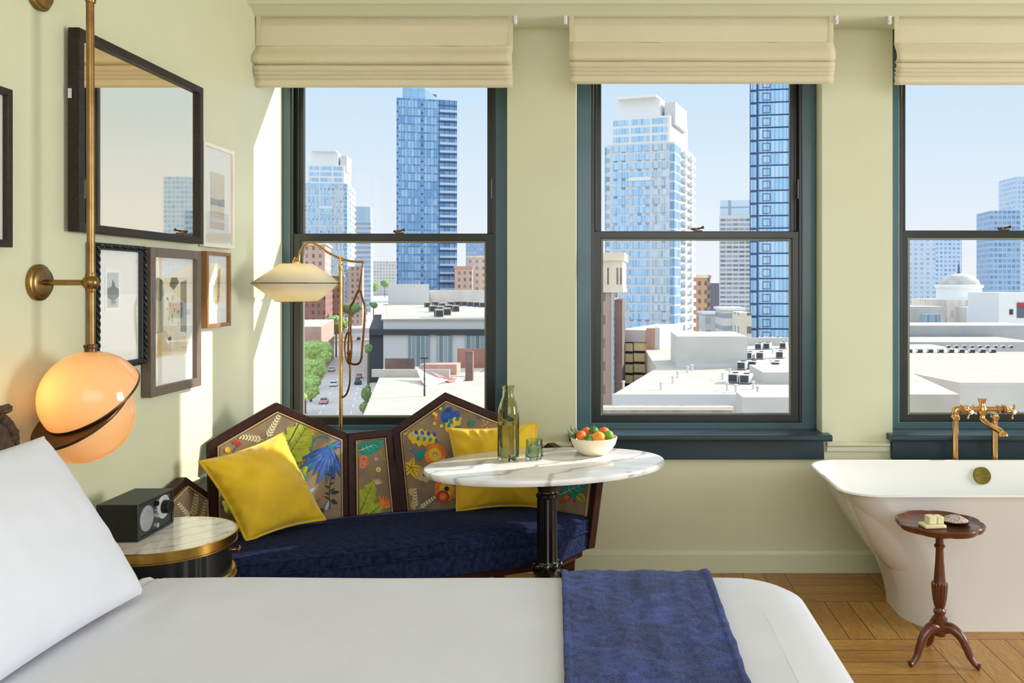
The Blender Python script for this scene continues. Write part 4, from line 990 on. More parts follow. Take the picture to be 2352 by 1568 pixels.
# ------------------------------------------------------------------ bathtub
def rrect(x0, x1, y0, y1, c, n=10):
    pts = []
    for cx, cy, a0 in ((x1-c, y1-c, 0), (x0+c, y1-c, 90), (x0+c, y0+c, 180), (x1-c, y0+c, 270)):
        for k in range(n+1):
            a = math.radians(a0+90*k/n); pts.append((cx+c*math.cos(a), cy+c*math.sin(a)))
    return pts
tx0, tx1, ty0, ty1, tz = .972, 2.66, 3.452, 4.168, .600
def tubring(t, ins=0.0, zz=None):
    """t: 0 at the floor, 1 at the rim; the ends flare with a concave curve"""
    k = (1-t)
    ex_ = .32*(1-(t**1.75)); fy_ = .125*(1-t**1.5)
    c = .15+.04*k
    return [(x, y, tz*t if zz is None else zz) for x, y in rrect(tx0+ex_+ins, tx1-ex_-ins, ty0+fy_+ins, ty1-fy_*.6-ins, max(c-ins*.5, .05))]
r = thing('bathtub', 'white freestanding bathtub with flared rim under the right window', 'bathtub', ((tx0+tx1)/2, 3.8, 0))
m = MB(); outer = [tubring(t_) for t_ in (0, .03, .1, .2, .3, .4, .5, .6, .7, .8, .88, .94, .98)]
outer += [tubring(1, -.001, tz-.006), tubring(1, .002, tz-.001), tubring(1, .007, tz+.0005), tubring(1, .014, tz-.002), tubring(1, .020, tz-.012)]
def inring(z, ex_, ey_, c): return [(x, y, z) for x, y in rrect(tx0+ex_, tx1-ex_, ty0+ey_, ty1-ey_, c)]
outer += [inring(.55, .045, .036, .15), inring(.45, .10, .062, .16), inring(.35, .16, .085, .17), inring(.25, .23, .11, .17), inring(.18, .30, .15, .16), inring(.155, .38, .21, .12)]
m.loft(outer, 0, True, True); m.build('tub_shell', M['porcelain'], r)
oc = P(2256, 1092, 4.118); ov = Vector((0, -1, .25)).normalized()
m = MB(); m.lathe(oc, [(.0, -.02), (.041, -.02), (.041, .004), (.039, .007), (.0, .009)], 40, axis=ov); od = m.build('overflow_plate', pm('olive_brass', '8A7A34', '7A6B2C', 10, .3, .9), r)
m = MB(); m.box(oc.x-.036, oc.x+.036, oc.y-.013, oc.y-.008, oc.z-.001, oc.z+.005); m.build('overflow_slot', M['brassbright'], od)

# ------------------------------------------------------------------ bath tap
fy = 4.205
def FP(u, v, dy=0): return P(u, v, fy+dy)
xa, xb = FP(2194, 940).x, FP(2285, 940).x; zf = FP(0, 940).z
M['rosebrass'] = pm('unlacquered_brass', 'CF9E62', 'DDB27A', 16, .22, 1.0)
r = thing('bath_tap', 'brass standing bath tap with two cross handles behind the tub', 'tap', ((xa+xb)/2, fy, 0))
for x in (xa, xb):
    m = MB(); m.tube([(x, fy, 0), (x, fy, zf-.02)], .0150, 20); m.lathe((x, fy, zf-.055), [(.0155, 0), (.021, .006), (.022, .018), (.018, .024), (.018, .03)], 20); m.build('supply_pipe', M['rosebrass'], r)
    m = MB(); m.lathe((x, fy, 0), [(.035, 0), (.035, .006), (.02, .012)], 24); m.build('floor_flange', M['rosebrass'], r)
m = MB(); x0_ = xa; x1_ = FP(2310, 940).x
m.tube(smooth_path([(xa, fy, zf-.03), (xa, fy, zf-.01), (xa+.008, fy, zf+.002), (xa+.025, fy, zf+.004)], 4), .017, 18)
m.tube([(xa+.02, fy, zf+.003), (x1_+.01, fy, zf+.003)], .0135, 18)
for x, rr in ((xa+.03, .022), (xa+.055, .02), (x1_-.04, .020), (x1_-.012, .022)):
    m.lathe((x-.008, fy, zf+.003), [(.014, 0), (rr, .003), (rr, .013), (.014, .016)], 20, axis=(1, 0, 0))
xm = FP(2256, 940).x
m.lathe((xm, fy, zf-.03), [(.016, 0), (.022, .01), (.024, .03), (.020, .045), (.016, .055), (.016, .068), (.021, .080), (.021, .084), (0, .085)], 24)
m.build('mixer_bar', M['rosebrass'], r)
for x, tilt in ((FP(2216, 940).x, .4), (FP(2313, 940).x, .7)):
    ax = Vector((.25, -1, -.12)).normalized(); c = Vector((x, fy-.012, zf))
    m = MB(); m.lathe(c, [(.017, 0), (.017, .012), (.010, .016), (.009, .034), (.013, .036), (.013, .044), (.0, .045)], 20, axis=ax)
    e1_ = ax.orthogonal().normalized(); e2_ = ax.cross(e1_); h = c+ax*.036
    for k in range(4):
        a = tilt+k*math.pi/2; d = e1_*math.cos(a)+e2_*math.sin(a); m.tube([h+d*.008, h+d*.026, h+d*.032], [.004, .0042, .0055], 10); m.sphere(h+d*.033, .0058, 10, 8)
    hd = m.build('cross_handle', M['rosebrass'], r)
    m = MB(); m.lathe(c+ax*.0445, [(.0105, 0), (.0105, .003), (.007, .005), (0, .0053)], 20, axis=ax); m.build('handle_button', M['porcelain'], hd)
m = MB(); q = smooth_path([(xm, fy, zf-.028), (xm, fy-.006, zf-.050), (xm+.006, fy-.03, zf-.062), (xm+.030, fy-.105, zf-.082), (xm+.040, fy-.13, zf-.094)], 5)
m.tube(q, .0145, 18); m.lathe(q[-1]+Vector((.0, 0, .004)), [(.016, 0), (.022, .008), (.023, .020), (.0, .021)], 20, axis=(.1, -.25, -1)); m.build('spout', M['rosebrass'], r)

# ------------------------------------------------------------------ mahogany wine table
wx, wy, wz = 1.292, 3.30, .532
r = thing('tripod_table', 'small mahogany tripod table with scalloped tray top in front of the bathtub', 'table', (wx, wy, 0))
def scal(rad, z):
    o = []
    for k in range(144):
        a = 2*math.pi*k/144; f = rad*(1-.075*(1-abs(math.sin(4*a+.3))**.6)); o.append((wx+f*math.cos(a), wy+f*math.sin(a), z))
    return o
m = MB(); m.loft([scal(.06, wz-.024), scal(.135, wz-.023), scal(.156, wz-.016), scal(.163, wz-.006), scal(.165, wz+.004), scal(.162, wz+.008), scal(.157, wz+.006), scal(.152, wz-.002), scal(.148, wz-.004), scal(.01, wz-.004)], 0, True)
m.build('tray_top', M['mahogany'], r)
m = MB(); m.lathe((wx, wy, 0), [(.022, .10), (.026, .115), (.027, .150), (.0285, .158), (.028, .168), (.020, .172), (.019, .180), (.0225, .186), (.0235, .196), (.018, .202), (.017, .208)], 32)
rings = []
for z, rr in ((.206, .017), (.215, .021), (.24, .026), (.27, .029), (.292, .0305), (.300, .0305), (.305, .026)):
    rings.append([(wx+rr*(1-.10*max(0, math.cos(14*2*math.pi*k/168)))*math.cos(2*math.pi*k/168), wy+rr*(1-.10*max(0, math.cos(14*2*math.pi*k/168)))*math.sin(2*math.pi*k/168), z) for k in range(168)])
m.loft(rings, 0, True)
m.lathe((wx, wy, 0), [(.024, .304), (.0225, .31), (.020, .34), (.016, .39), (.0145, .43), (.0155, .436), (.0205, .441), (.0205, .448), (.015, .453), (.0155, .48), (.019, .500), (.035, .509)], 32)
m.build('turned_column', M['mahogany'], r)
for fx__, fy__ in ((1.158, 3.245), (1.413, 3.215), (1.300, 3.44)):
    d = Vector((fx__-wx, fy__-wy, 0)); L = d.length; d.normalize()
    q = smooth_path([Vector((wx, wy, 0))+d*a*L+Vector((0, 0, z)) for a, z in ((.10, .130), (.30, .135), (.52, .112), (.66, .075), (.76, .040), (.90, .016), (1.0, .012))], 6)
    n_ = len(q); rs = [.0225-.0115*min(1, i/n_*1.25) for i in range(n_)]
    for i in range(n_-6, n_): rs[i] = .011+.002*(i-(n_-6))/6
    m = MB(); m.tube(q, rs, 14); m.build('leg', M['mahogany'], r)
sz = wz-.0035
M['soap'] = pm('ivory_soap', 'EFE3B4', 'E8D9A4', 30, .5)
p = Vector((wx-.042, wy-.035, sz))
def blk(cx, cy, z0, sx_, sy_, sz_, a):
    m = MB(); e1_ = Vector((math.cos(a), math.sin(a), 0)); e2_ = Vector((-math.sin(a), math.cos(a), 0))
    b = [Vector((cx, cy, z0))+e1_*sx_*i+e2_*sy_*j for i, j in ((-.5, -.5), (.5, -.5), (.5, .5), (-.5, .5))]
    m.prism(b, (0, 0, sz_)); return m
tag(blk(p.x, p.y, sz, .085, .062, .012, .12).build('soap_tray', M['soap'], bevel=.003), 'flat ivory slab under the soap block on the tripod table', 'soap dish')
tag(blk(p.x-.004, p.y+.006, sz+.0125, .030, .042, .028, .12).build('soap_bar', M['soap'], bevel=.003), 'left ivory soap block standing on the flat slab', 'soap', 'ivory soap blocks')
tag(blk(p.x+.027, p.y+.009, sz+.0125, .026, .040, .027, .12).build('soap_bar', M['soap'], bevel=.003), 'right ivory soap block standing on the flat slab', 'soap', 'ivory soap blocks')
p = Vector((wx+.062, wy+.005, sz))
r = thing('salt_dish', 'round brown dish heaped with bath salts on the tripod table', 'dish', p)
m = MB(); m.lathe(p, [(.0, 0), (.030, 0), (.048, .006), (.054, .014), (.052, .015), (.044, .009), (0, .007)], 40); m.build('dish', M['bronze'], r)
m = MB(); m.lathe(p, [(.0, .008), (.044, .0105), (.048, .014), (.036, .022), (.018, .031), (0, .034)], 40)
for i, v in enumerate(m.v):
    m.v[i] = v+Vector((0, 0, .004*noise.noise(v*160)))
m.build('bath_salts', pm('speckled_salts', 'E8DCD2', '8A6F66', 160, .8, bump=.6, bscale=300), r)
# ------------------------------------------------------------------ the city outside; far buildings have haze mixed into their pale colours
G0 = -26.5
def facade(name, wallc, glass1, glass2, wx_, wz_, fx_, fz_, roof='E9E4DA', rough=.25, mull=0, refl=.35, oz=0.0):
    """wall with a regular pattern of panes in object space"""
    N = NT(name); tcn = N.n('ShaderNodeTexCoord'); sp = N.n('ShaderNodeSeparateXYZ'); sn = N.n('ShaderNodeSeparateXYZ')
    N.lk(tcn.outputs['Object'], sp.inputs[0]); N.lk(tcn.outputs['Normal'], sn.inputs[0])
    isx = N.m('GREATER_THAN', N.m('ABSOLUTE', sn.outputs[0]), .7)
    h = N.m('ADD', N.m('MULTIPLY', sp.outputs[1], isx), N.m('MULTIPLY', sp.outputs[0], N.m('SUBTRACT', 1.0, isx)))
    a = N.m('DIVIDE', N.m('ADD', h, 500), wx_); b = N.m('DIVIDE', N.m('ADD', sp.outputs[2], 500+oz), wz_)
    fa, fb = N.m('FRACT', a), N.m('FRACT', b)
    pane = N.m('MULTIPLY', N.m('LESS_THAN', N.m('ABSOLUTE', N.m('SUBTRACT', fa, .5)), fx_/2), N.m('LESS_THAN', N.m('ABSOLUTE', N.m('SUBTRACT', fb, .5)), fz_/2))
    cb = N.n('ShaderNodeCombineXYZ'); N.lk(N.m('FLOOR', a), cb.inputs[0]); N.lk(N.m('FLOOR', b), cb.inputs[1]); N.lk(isx, cb.inputs[2])
    wn = N.n('ShaderNodeTexWhiteNoise', noise_dimensions='3D'); N.lk(cb.outputs[0], wn.inputs[0])
    gcol = N.mix(wn.outputs[0], lin(glass1), lin(glass2))
    if mull:
        mm = N.m('LESS_THAN', N.m('FRACT', N.m('MULTIPLY', a, mull)), .12); gcol = N.mix(N.m('MULTIPLY', mm, .6), gcol, lin(wallc))
    c = N.mix(pane, lin(wallc), gcol)
    top_ = N.m('GREATER_THAN', sn.outputs[2], .5); c = N.mix(top_, c, lin(roof))
    N.lk(c, N.b.inputs['Base Color'])
    N.lk(N.m('SUBTRACT', .8, N.m('MULTIPLY', pane, .8-rough)), N.b.inputs['Roughness'])
    return N.mat
def plain(name, c, c2=None): return pm(name, c, c2, .3, .85, spec=.2)
def pane_mat(name, c1, c2, frame, wx_, thick=.12, vz=None):
    """one band of glass split by mullions"""
    N = NT(name); tcn = N.n('ShaderNodeTexCoord'); sp = N.n('ShaderNodeSeparateXYZ'); N.lk(tcn.outputs['Object'], sp.inputs[0])
    oi = N.n('ShaderNodeObjectInfo')
    a = N.m('DIVIDE', N.m('ADD', sp.outputs[0], 300), wx_); fa = N.m('FRACT', a)
    cb = N.n('ShaderNodeCombineXYZ'); N.lk(N.m('FLOOR', a), cb.inputs[0]); N.lk(N.m('MULTIPLY', oi.outputs['Random'], 91), cb.inputs[1])
    wn = N.n('ShaderNodeTexWhiteNoise', noise_dimensions='3D'); N.lk(cb.outputs[0], wn.inputs[0])
    c = N.mix(wn.outputs[0], lin(c1), lin(c2))
    c = N.mix(N.m('LESS_THAN', fa, thick), c, lin(frame)); N.lk(c, N.b.inputs['Base Color']); N.set(Roughness=.2); return N.mat
C = dict(front=plain('grey_shed_wall', 'B2B1B0', 'AAA9A8'), white=plain('white_render', 'E8E7E4'), cream=plain('cream_render', 'EADFC6', 'DCCDB0'), grey=plain('pale_grey_concrete', 'CFC9C0', 'C6C0B7'), tan=plain('tan_render', 'C9AA86', 'B99873'),
         roof=plain('white_roof_membrane', 'BEB6A8', 'B5AD9F'), dark=plain('dark_metal', '4A4C50'), brick=plain('red_brick', '9A6A58', '87594A'), brown=plain('brown_brick', '8A7166', '75605A'), asphalt=plain('asphalt', 'CEC4BC', 'C2B8B0'),
         walk=plain('concrete_walk', 'CCC3B8', 'C2B8AC'), pink=plain('pinkish_stucco', 'C9A596', 'BC9585'), lgrey=plain('light_grey_panel', 'D2CFCB'), yel=plain('warm_parking_panel', 'FFEFBE', 'FCE6A8'), slate=plain('slate_panel', '6A6B78'))
GR = 'buildings of the city outside the windows'
def bldg(name, label, u, vt, Y, wpx, depth, rz=0.0, zb=G0, cat='building'):
    """root at the left front corner, local x along the front, y away, z up; returns root, width, height"""
    s_ = Y/F; x = (u-CX)*s_; top = EYE-(vt-CY)*s_
    r = thing(name, label, cat, (x, Y, zb), -rz, GR)
    return r, wpx*s_/math.cos(rz), top-zb
def lbox(r, nm, mt, x0, x1, y0, y1, z0, z1):
    return MB().box(x0, x1, y0, y1, z0, z1).build(nm, mt, r, local=True)
def bands(r, name, me_x0, me_x1, z0, dz, h, n, mt, y=-.12, d=.14):
    me = MB().box(me_x0, me_x1, y, y+d, 0, h).mesh(name, mt)
    for k in range(n): mesh_obj(name, me, r, (0, 0, z0+dz*k))

# --- terrain and streets
tag(MB().box(-1500, 1500, 40, 3000, G0-.4, G0-.02).build('ground', C['walk']), 'city ground far below the windows', 'ground', kind='structure')
sd = Vector((-.257, 1.0, 0))
def SX(c, Y): return Vector((-58.6+sd.x*(Y-188)+c, Y, G0))
def street_quad(c0, c1, Y0, Y1, h, mt, nm, lb):
    m = MB(); m.prism([SX(c0, Y0), SX(c1, Y0), SX(c1, Y1), SX(c0, Y1)], (0, 0, h)); return tag(m.build(nm, mt), lb, 'road', kind='structure')
street_quad(-8.5, 6.0, 120, 431, .03, C['asphalt'], 'road', 'street running away below the left window')
street_quad(-15, -8.5, 120, 431, .15, C['walk'], 'sidewalk', 'pavement under the street trees')
street_quad(6.0, 10.5, 120, 431, .15, C['walk'], 'sidewalk', 'pavement beside the white market hall')
SLOPE = .0366
def gz_(Y): return G0+max(0, min(Y, 1100)-430)*SLOPE
def ramp_quad(c0, c1, h, mt, nm, lb):
    m = MB(); a = [SX(c0, 430), SX(c1, 430), SX(c1, 1100), SX(c0, 1100)]
    for p in a: p.z = gz_(p.y)+h-.3
    m.prism(a, (0, 0, .3)); return tag(m.build(nm, mt), lb, 'road', kind='structure')
m = MB(); m.prism([(-420, 430, G0), (-420, 1100, gz_(1100)), (-420, 1100, G0)], (330, 0, 0)); m.box(-420, -90, 1100, 1500, G0, G0+670*.0366)
tag(m.build('hill', C['walk']), 'rising ground at the far end of the street', 'hill', kind='structure')
ramp_quad(-8.5, 6, .05, C['asphalt'], 'road', 'far part of the street climbing the rise'); ramp_quad(-15, -8.5, .12, C['walk'], 'sidewalk', 'left pavement on the rise'); ramp_quad(6, 10.5, .12, C['walk'], 'sidewalk', 'right pavement on the rise')
m = MB()
for k in range(27):
    for c0 in (-4.2, -.4, 2.6):
        y_ = 130+k*11; m.prism([SX(c0, y_)+Vector((0, 0, .035)), SX(c0+.25, y_)+Vector((0, 0, .035)), SX(c0+.25, y_+5)+Vector((0, 0, .035)), SX(c0, y_+5)+Vector((0, 0, .035))], (0, 0, .02))
tag(m.build('road_markings', C['white']), 'white dashes painted along the street', 'road marking', kind='structure')

# --- left window: towers
def white_tower(name, label, u, vt, Y, wpx, dep, rz, fl, nrow, gm, gm2, nup=3):
    r, W_, H = bldg(name, label, u, vt, Y, wpx, dep, rz)
    Hm = H-fl*5.4
    lbox(r, 'tower_wall', SIDEF, 0, W_, 0, dep, 0, Hm)
    lbox(r, 'upper_storeys', C['white'], W_*.06, W_*.93, .3, dep*.92, Hm, Hm+fl*3.0)
    lbox(r, 'crown', C['white'], W_*.14, W_*.78, 1.0, dep*.8, Hm+fl*3.0, H-.8)
    lbox(r, 'crown_canopy', C['white'], W_*.17, W_*.74, -.6, dep*.6, H-.8, H)
    lbox(r, 'crown_fin', C['lgrey'], W_*.82, W_*.98, 3, dep*.7, Hm+fl*2.2, H-fl*.7)
    bays = ((.075, .325), (.365, .635), (.675, .925))
    for bi, (a, b) in enumerate(bays):
        bands(r, 'window', W_*a, W_*b, Hm-fl*.86, -fl, fl*.68, nrow, gm if bi != 2 else gm2)
        bands(r, 'window', W_*max(a, .10), W_*min(b, .89), Hm+fl*.25, fl*.95, fl*.6, nup, gm, .16)
    for k, (a, b) in enumerate(((-.03, .045), (.945, 1.005))):
        lbox(r, 'corner_glazing', CORN, W_*a, W_*b, -.25 if k else .4, dep*.3, 0, Hm-fl*.15)
    lbox(r, 'sill_course', C['white'], W_*.34, W_*.66, -.3, 0, Hm-fl*4.2, Hm-fl*3.8)
    # balconies down the receding side
    me = MB().box(0, 1.3, 0, dep*.22, 0, fl*.42).mesh('balcony', C['white'])
    for k in range(min(nrow, 24)):
        for yy in (dep*.35, dep*.70): mesh_obj('balcony', me, r, (W_-.1, yy, Hm-fl*(k+1)))
    return r
SIDEF = facade('white_tower_side', 'D2D4D7', '7D93A6', 'C4D2DC', 2.4, 2.72, .52, .52)
CORN = facade('corner_glass', 'C7D6E2', '6E94B4', '9CBBD2', 2.0, 2.72, 1.0, .84)
PB = pane_mat('blue_glass_band', '8DBADE', 'B9D8EC', 'DCE6EC', .85)
PG = pane_mat('grey_blue_glass_band', '9DB4C6', 'D0DCE3', 'E0E8EC', .85)
white_tower('apartment_tower', 'white high-rise with blue glass bays and balconies in the middle window', 1393, 225, 250, 152, 26, math.radians(18), 2.56, 26, PB, PG)
white_tower('apartment_tower', 'smaller white and blue high-rise at the left of the left window', 700, 344, 540, 93, 32, math.radians(-8), 3.85, 24, PB, PG)
r, W_, H = bldg('office_tower', 'slim pale grey tower between two towers in the left window', 808, 474, 640, 42, 16, math.radians(-8))
lbox(r, 'tower_wall', facade('slim_tower_wall', 'B4BCC8', '8598AC', '9AAABA', 16, 3.6, 1.0, .55), 0, W_, 0, 14, 0, H-12); lbox(r, 'glass_crown', facade('slim_crown', 'A9BCCC', '9CB4C8', 'B4C8D8', 6, 12, .94, .94), .3, W_-.3, .3, 13, H-12, H)
# tall blue tower
r, W_, H = bldg('glass_tower', 'tall dark blue glass tower reaching the shade in the left window', 911, 224, 480, 133, 30, math.radians(-14))
BT = facade('blue_tower_wall', '3F5F86', '5C86B2', '86ACCE', 2.8, 4.6, .86, .80, mull=2)
lbox(r, 'tower_wall', BT, 0, W_, 0, 22, 0, H); lbox(r, 'glass_crown', facade('blue_crown', '7FA6C8', '8FB8DA', '9CC2E0', 4, 4.2, .94, .93), W_*.10, W_*.46, 1, 16, H, H+7.2); lbox(r, 'crown_block', C['slate'], W_*.55, W_*.66, 3, 12, H, H+3.6)
m = MB(); m.prism([(W_*.46, 2, H), (W_*.72, 2, H), (W_*.46, 2, H+6.6)], (0, 8, 0)); m.build('crown_sail', plain('pale_blue_sail', 'BBD3E4'), r, local=True)
P1 = pane_mat('tower_glass_band', '6C9CC8', '9DC0DC', '4A6E96', 1.8, .1)
bands(r, 'window_band', W_*.03, W_*.40, H-5, -4.6, 3.8, 29, P1); bands(r, 'window_band', W_*.44, W_*.68, H-5, -4.6, 3.8, 29, P1)
me = MB().box(W_*.71, W_*1.0, -1.4, 0, 0, 1.2).mesh('balcony', plain('balcony_front', 'B9CCDB'))
for k in range(27): mesh_obj('balcony', me, r, (0, 0, H-7.0-4.6*k))
# far fillers of the left window
def simple(label, u, vt, Y, wpx, dep, fmat, rz=0, name='office_building', cap=None, caph=1.2, zb=G0):
    r, W_, H = bldg(name, label, u, vt, Y, wpx, dep, rz, zb)
    lbox(r, 'building_wall', fmat, 0, W_, 0, dep, 0, H)
    if cap: lbox(r, 'cornice', cap, -.4, W_+.4, -.4, dep+.4, H, H+caph)
    return r, W_, H
FB = facade('brick_windows', '9C6C5C', '4E4648', '7E706C', 2.6, 3.4, .45, .5)
FBr = facade('brown_windows', '7E6258', '3E3A3E', '6A6060', 2.8, 3.5, .4, .5)
FPk = facade('pink_windows', 'CBAA98', '6E6460', '9A8C84', 3.0, 3.6, .4, .5)
FWt = facade('white_windows', 'CDC9C4', '8A8F94', 'B4BABD', 3.2, 3.4, .45, .5)
FGy = facade('grey_windows', 'C8CCD2', '7E8894', 'A2AAB4', 2.4, 3.2, .6, .5)
r, W_, H = simple('red brick block with a pale upper storey behind the floor lamp shade', 676, 640, 400, 66, 50, FB, math.radians(-14), 'brick_building')
lbox(r, 'upper_storey', FPk, .2, W_-.2, .2, 40, H, H+16); lbox(r, 'cornice', C['cream'], -.5, W_+.5, -.5, 41, H+16, H+17.2)
r, W_, H = simple('low pale-roofed block on the left side of the street behind the trees', 610, 752, 262, 118, 60, C['pink'], math.radians(-14), 'low_building')
lbox(r, 'roof_membrane', C['roof'], .3, W_-.3, .3, 59, H, H+.1)
simple('reddish brick block beside the lamp pole in the left window', 752, 634, 465, 30, 30, FB, math.radians(-14), 'brick_building', C['cream'])
simple('pink stone building behind the lamp pole', 800, 612, 520, 30, 30, FPk, math.radians(-14), 'stone_building')
simple('pale low block at the end of the street', 852, 600, 900, 58, 40, FWt, 0, 'office_building')
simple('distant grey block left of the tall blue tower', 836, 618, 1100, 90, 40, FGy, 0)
simple('pinkish brick block at the right of the left window', 1044, 616, 462, 40, 24, FPk, math.radians(-8), 'brick_building', C['pink'])
simple('pale stepped building at the right edge of the left window', 1072, 592, 500, 62, 30, facade('beige_windows', 'D8C2AC', '8E7C70', 'B0A090', 4, 4, .4, .45), 0, 'stone_building', C['cream'])
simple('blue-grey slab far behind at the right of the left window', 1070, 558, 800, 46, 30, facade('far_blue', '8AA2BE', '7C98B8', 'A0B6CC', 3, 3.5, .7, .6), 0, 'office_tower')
# white market hall along the street
r = thing('market_hall', 'long white flat-roofed hall with dark glazed bays beside the street', 'building', (-63.4, 244, G0), 0, GR)
Hh = -8.5-G0
def slant(r, x0, x1, y0, y1, z0, z1, nm, mt):
    m = MB(); k = sd.x; m.prism([(x0+k*y0, y0, z0), (x1+k*y0, y0, z0), (x1+k*y1, y1, z0), (x0+k*y1, y1, z0)], (0, 0, z1-z0)); return m.build(nm, mt, r, local=True)
slant(r, 0, 45, 0, 195, 0, Hh, 'hall_wall', C['lgrey']); slant(r, -.6, 33, -.7, 196, Hh, Hh+.35, 'roof_slab', C['roof']); slant(r, -4, 33, -.8, 0, Hh-4.2, Hh-2.6, 'eaves_band', C['dark'])
slant(r, -4, -.1, .2, 120, 0, Hh-2.5, 'dark_side_bay', C['dark']); slant(r, 33, 48, -1.2, 30, 0, Hh+.2, 'white_end_bay', C['white'])
slant(r, 2, 22, 176, 194, Hh+.35, Hh+10.6, 'roof_upstand', C['lgrey']); slant(r, 22, 60, 185, 195, 0, Hh+7.5, 'rear_block', C['grey']); slant(r, 1, 32, 20, 170, Hh+.35, Hh+.4, 'roof_membrane', C['roof'])
GZ = pane_mat('hall_glazing', '6A7A7E', '9AA8A8', 'C9C6C0', 1.3, .12)
for x0, x1, z0, z1 in ((7.3, 13.3, 4.8, 13.6), (15.4, 19.6, 4.8, 13.6), (23.5, 30.5, 7.2, 13.6), (7.3, 13.3, .2, 4.2), (15.4, 19.6, .2, 4.2), (23.5, 30.5, .2, 5.6)):
    lbox(r, 'window', GZ, x0, x1, -.5, -.05, z0, z1)
lbox(r, 'balcony_rail', C['white'], 6.6, 14, -1.4, -.5, 4.2, 4.8)
lbox(r, 'balcony_rail', C['white'], 23, 31, -1.6, -.5, 5.8, 6.6)
# plaza building with sail canopy
r = thing('plaza_building', 'low sand-coloured terrace building with a red wall below the market hall', 'building', (-52, 200, G0), 0, GR)
Zp = -18-G0
m = MB(); m.prism([(0, 0, 0), (40, 0, 0), (26, -78, 0), (17, -78, 0)], (0, 0, Zp)); m.build('terrace', C['roof'], r, local=True)
lbox(r, 'deck', plain('tan_deck', 'CBB9A8', 'BDAA98'), 2.5, 24, -18.2, -.5, Zp, Zp+.15); lbox(r, 'terrace_wall', C['walk'], 2.5, 19, -19, -18.2, Zp, Zp+1.6); lbox(r, 'planter_wall', C['brown'], 2.5, 9, -8, -7.4, Zp, Zp+3.0); lbox(r, 'red_wall', plain('faded_red_wall', 'C08A7A', 'B07A6C'), 17, 31, 2, 2.6, Zp-1, Zp+4.5); lbox(r, 'brick_plinth', C['pink'], 12, 20, -16, -11, Zp, Zp+2.4)
lbox(r, 'dark_pier', C['brown'], 23.5, 25, -26, -24.5, Zp, Zp+6)
s0 = Vector((-39, 176, -13.8))
def sail_pts(l): return [Vector(p) for p in l]
m = MB()
def tri_sail(a, b, c_, sag, mi):
    def f(i, j):
        p = a.lerp(b, i).lerp(c_, j); p.z -= sag*4*i*(1-i)*(1-j)+sag*3*j*(1-j); return p
    m.grid(f, 8, 8, mi)
A_, B_, C_, D_ = P(955, 842, 178), P(1028, 872, 170), P(975, 884, 165), P(1078, 862, 176)
tri_sail(A_, B_, C_, .5, 0); tri_sail(P(1000, 866, 172), D_, P(1040, 884, 168), .5, 0); tri_sail(P(985, 850, 176), P(1050, 868, 172), P(1030, 876, 170), .4, 1)
sl = m.build('shade_sail', [plain('white_sailcloth', 'F6EDE6'), plain('pink_sailcloth', 'DE8C88')], None, solid=.08, recalc=False)
tag(sl, 'white and pink star-shaped shade sail stretched over the terrace', 'awning')
r = thing('street_lamp', 'tall thin dark lamp post in front of the shade sail', 'lamp post', P(975, 925, 150))
m = MB(); a = P(975, 945, 150); b = P(975, 824, 150); a.z = -18
m.tube([a, b], [.16, .10], 10); m.build('post', C['dark'], r); m = MB(); m.box(b.x-.7, b.x+.7, b.y-.2, b.y+.2, b.z, b.z+.25); m.build('lamp_head', C['dark'], r)

# --- street trees and cars
M['leafA'] = pm('sunlit_tree_leaves', 'B4C878', '7C9A48', 1.6, .9); M['leafB'] = pm('tree_leaves', '8CA869', '5E7C48', 1.6, .9); M['bark'] = pm('tree_bark', '6B5A4A', None, 3, .9)  # paler leaf colour has sunlight put into it
def blob(c, rr, seed, m, sc=1.0):
    m.sphere(c, rr, 20, 12, 0, (1, 1, .8*sc)); nv = 20*13
    for i in range(len(m.v)-nv, len(m.v)):
        d = m.v[i]-c; m.v[i] = c+d*(1+.28*noise.noise(d*.9/rr*2.4+Vector((seed, 0, 0)))+.16*noise.noise(d/rr*7+Vector((0, seed, 0))))
def tree(u, v, Y, wpx, label, mt, seed, tall=1.0):
    c = P(u, v, Y); rr = wpx/2*Y/F
    gz = gz_(Y); c.z = max(c.z, gz+rr*.9)
    r = thing('street_tree', label, 'tree', (c.x, c.y, gz), group='street trees below the left window')
    m = MB(); rnd = random.Random(seed); blob(c, rr*.72, seed, m, tall)
    for k in range(6):
        a = rnd.random()*6.28; blob(c+Vector((math.cos(a)*rr*.5, math.sin(a)*rr*.5, (rnd.random()-.5)*rr*.7*tall)), rr*.5, seed+k*3, m, tall)
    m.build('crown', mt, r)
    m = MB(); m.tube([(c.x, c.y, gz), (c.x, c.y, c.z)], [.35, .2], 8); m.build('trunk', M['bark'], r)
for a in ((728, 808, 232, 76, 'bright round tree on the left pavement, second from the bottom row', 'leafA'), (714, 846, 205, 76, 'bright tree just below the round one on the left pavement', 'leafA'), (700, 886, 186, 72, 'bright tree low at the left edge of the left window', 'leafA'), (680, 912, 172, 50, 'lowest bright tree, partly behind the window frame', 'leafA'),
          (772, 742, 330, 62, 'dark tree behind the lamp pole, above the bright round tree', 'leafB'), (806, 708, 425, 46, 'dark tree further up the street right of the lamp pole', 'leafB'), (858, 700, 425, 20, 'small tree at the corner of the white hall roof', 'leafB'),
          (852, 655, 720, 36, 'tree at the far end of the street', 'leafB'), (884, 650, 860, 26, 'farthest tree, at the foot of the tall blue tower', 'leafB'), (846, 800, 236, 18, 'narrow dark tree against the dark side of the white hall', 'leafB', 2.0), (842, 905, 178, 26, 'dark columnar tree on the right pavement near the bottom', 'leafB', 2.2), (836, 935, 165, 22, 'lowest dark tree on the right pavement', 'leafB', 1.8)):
    tree(*a[:5], M[a[5]], int(a[0]+a[1]), *(a[6:] or (1.0,)))
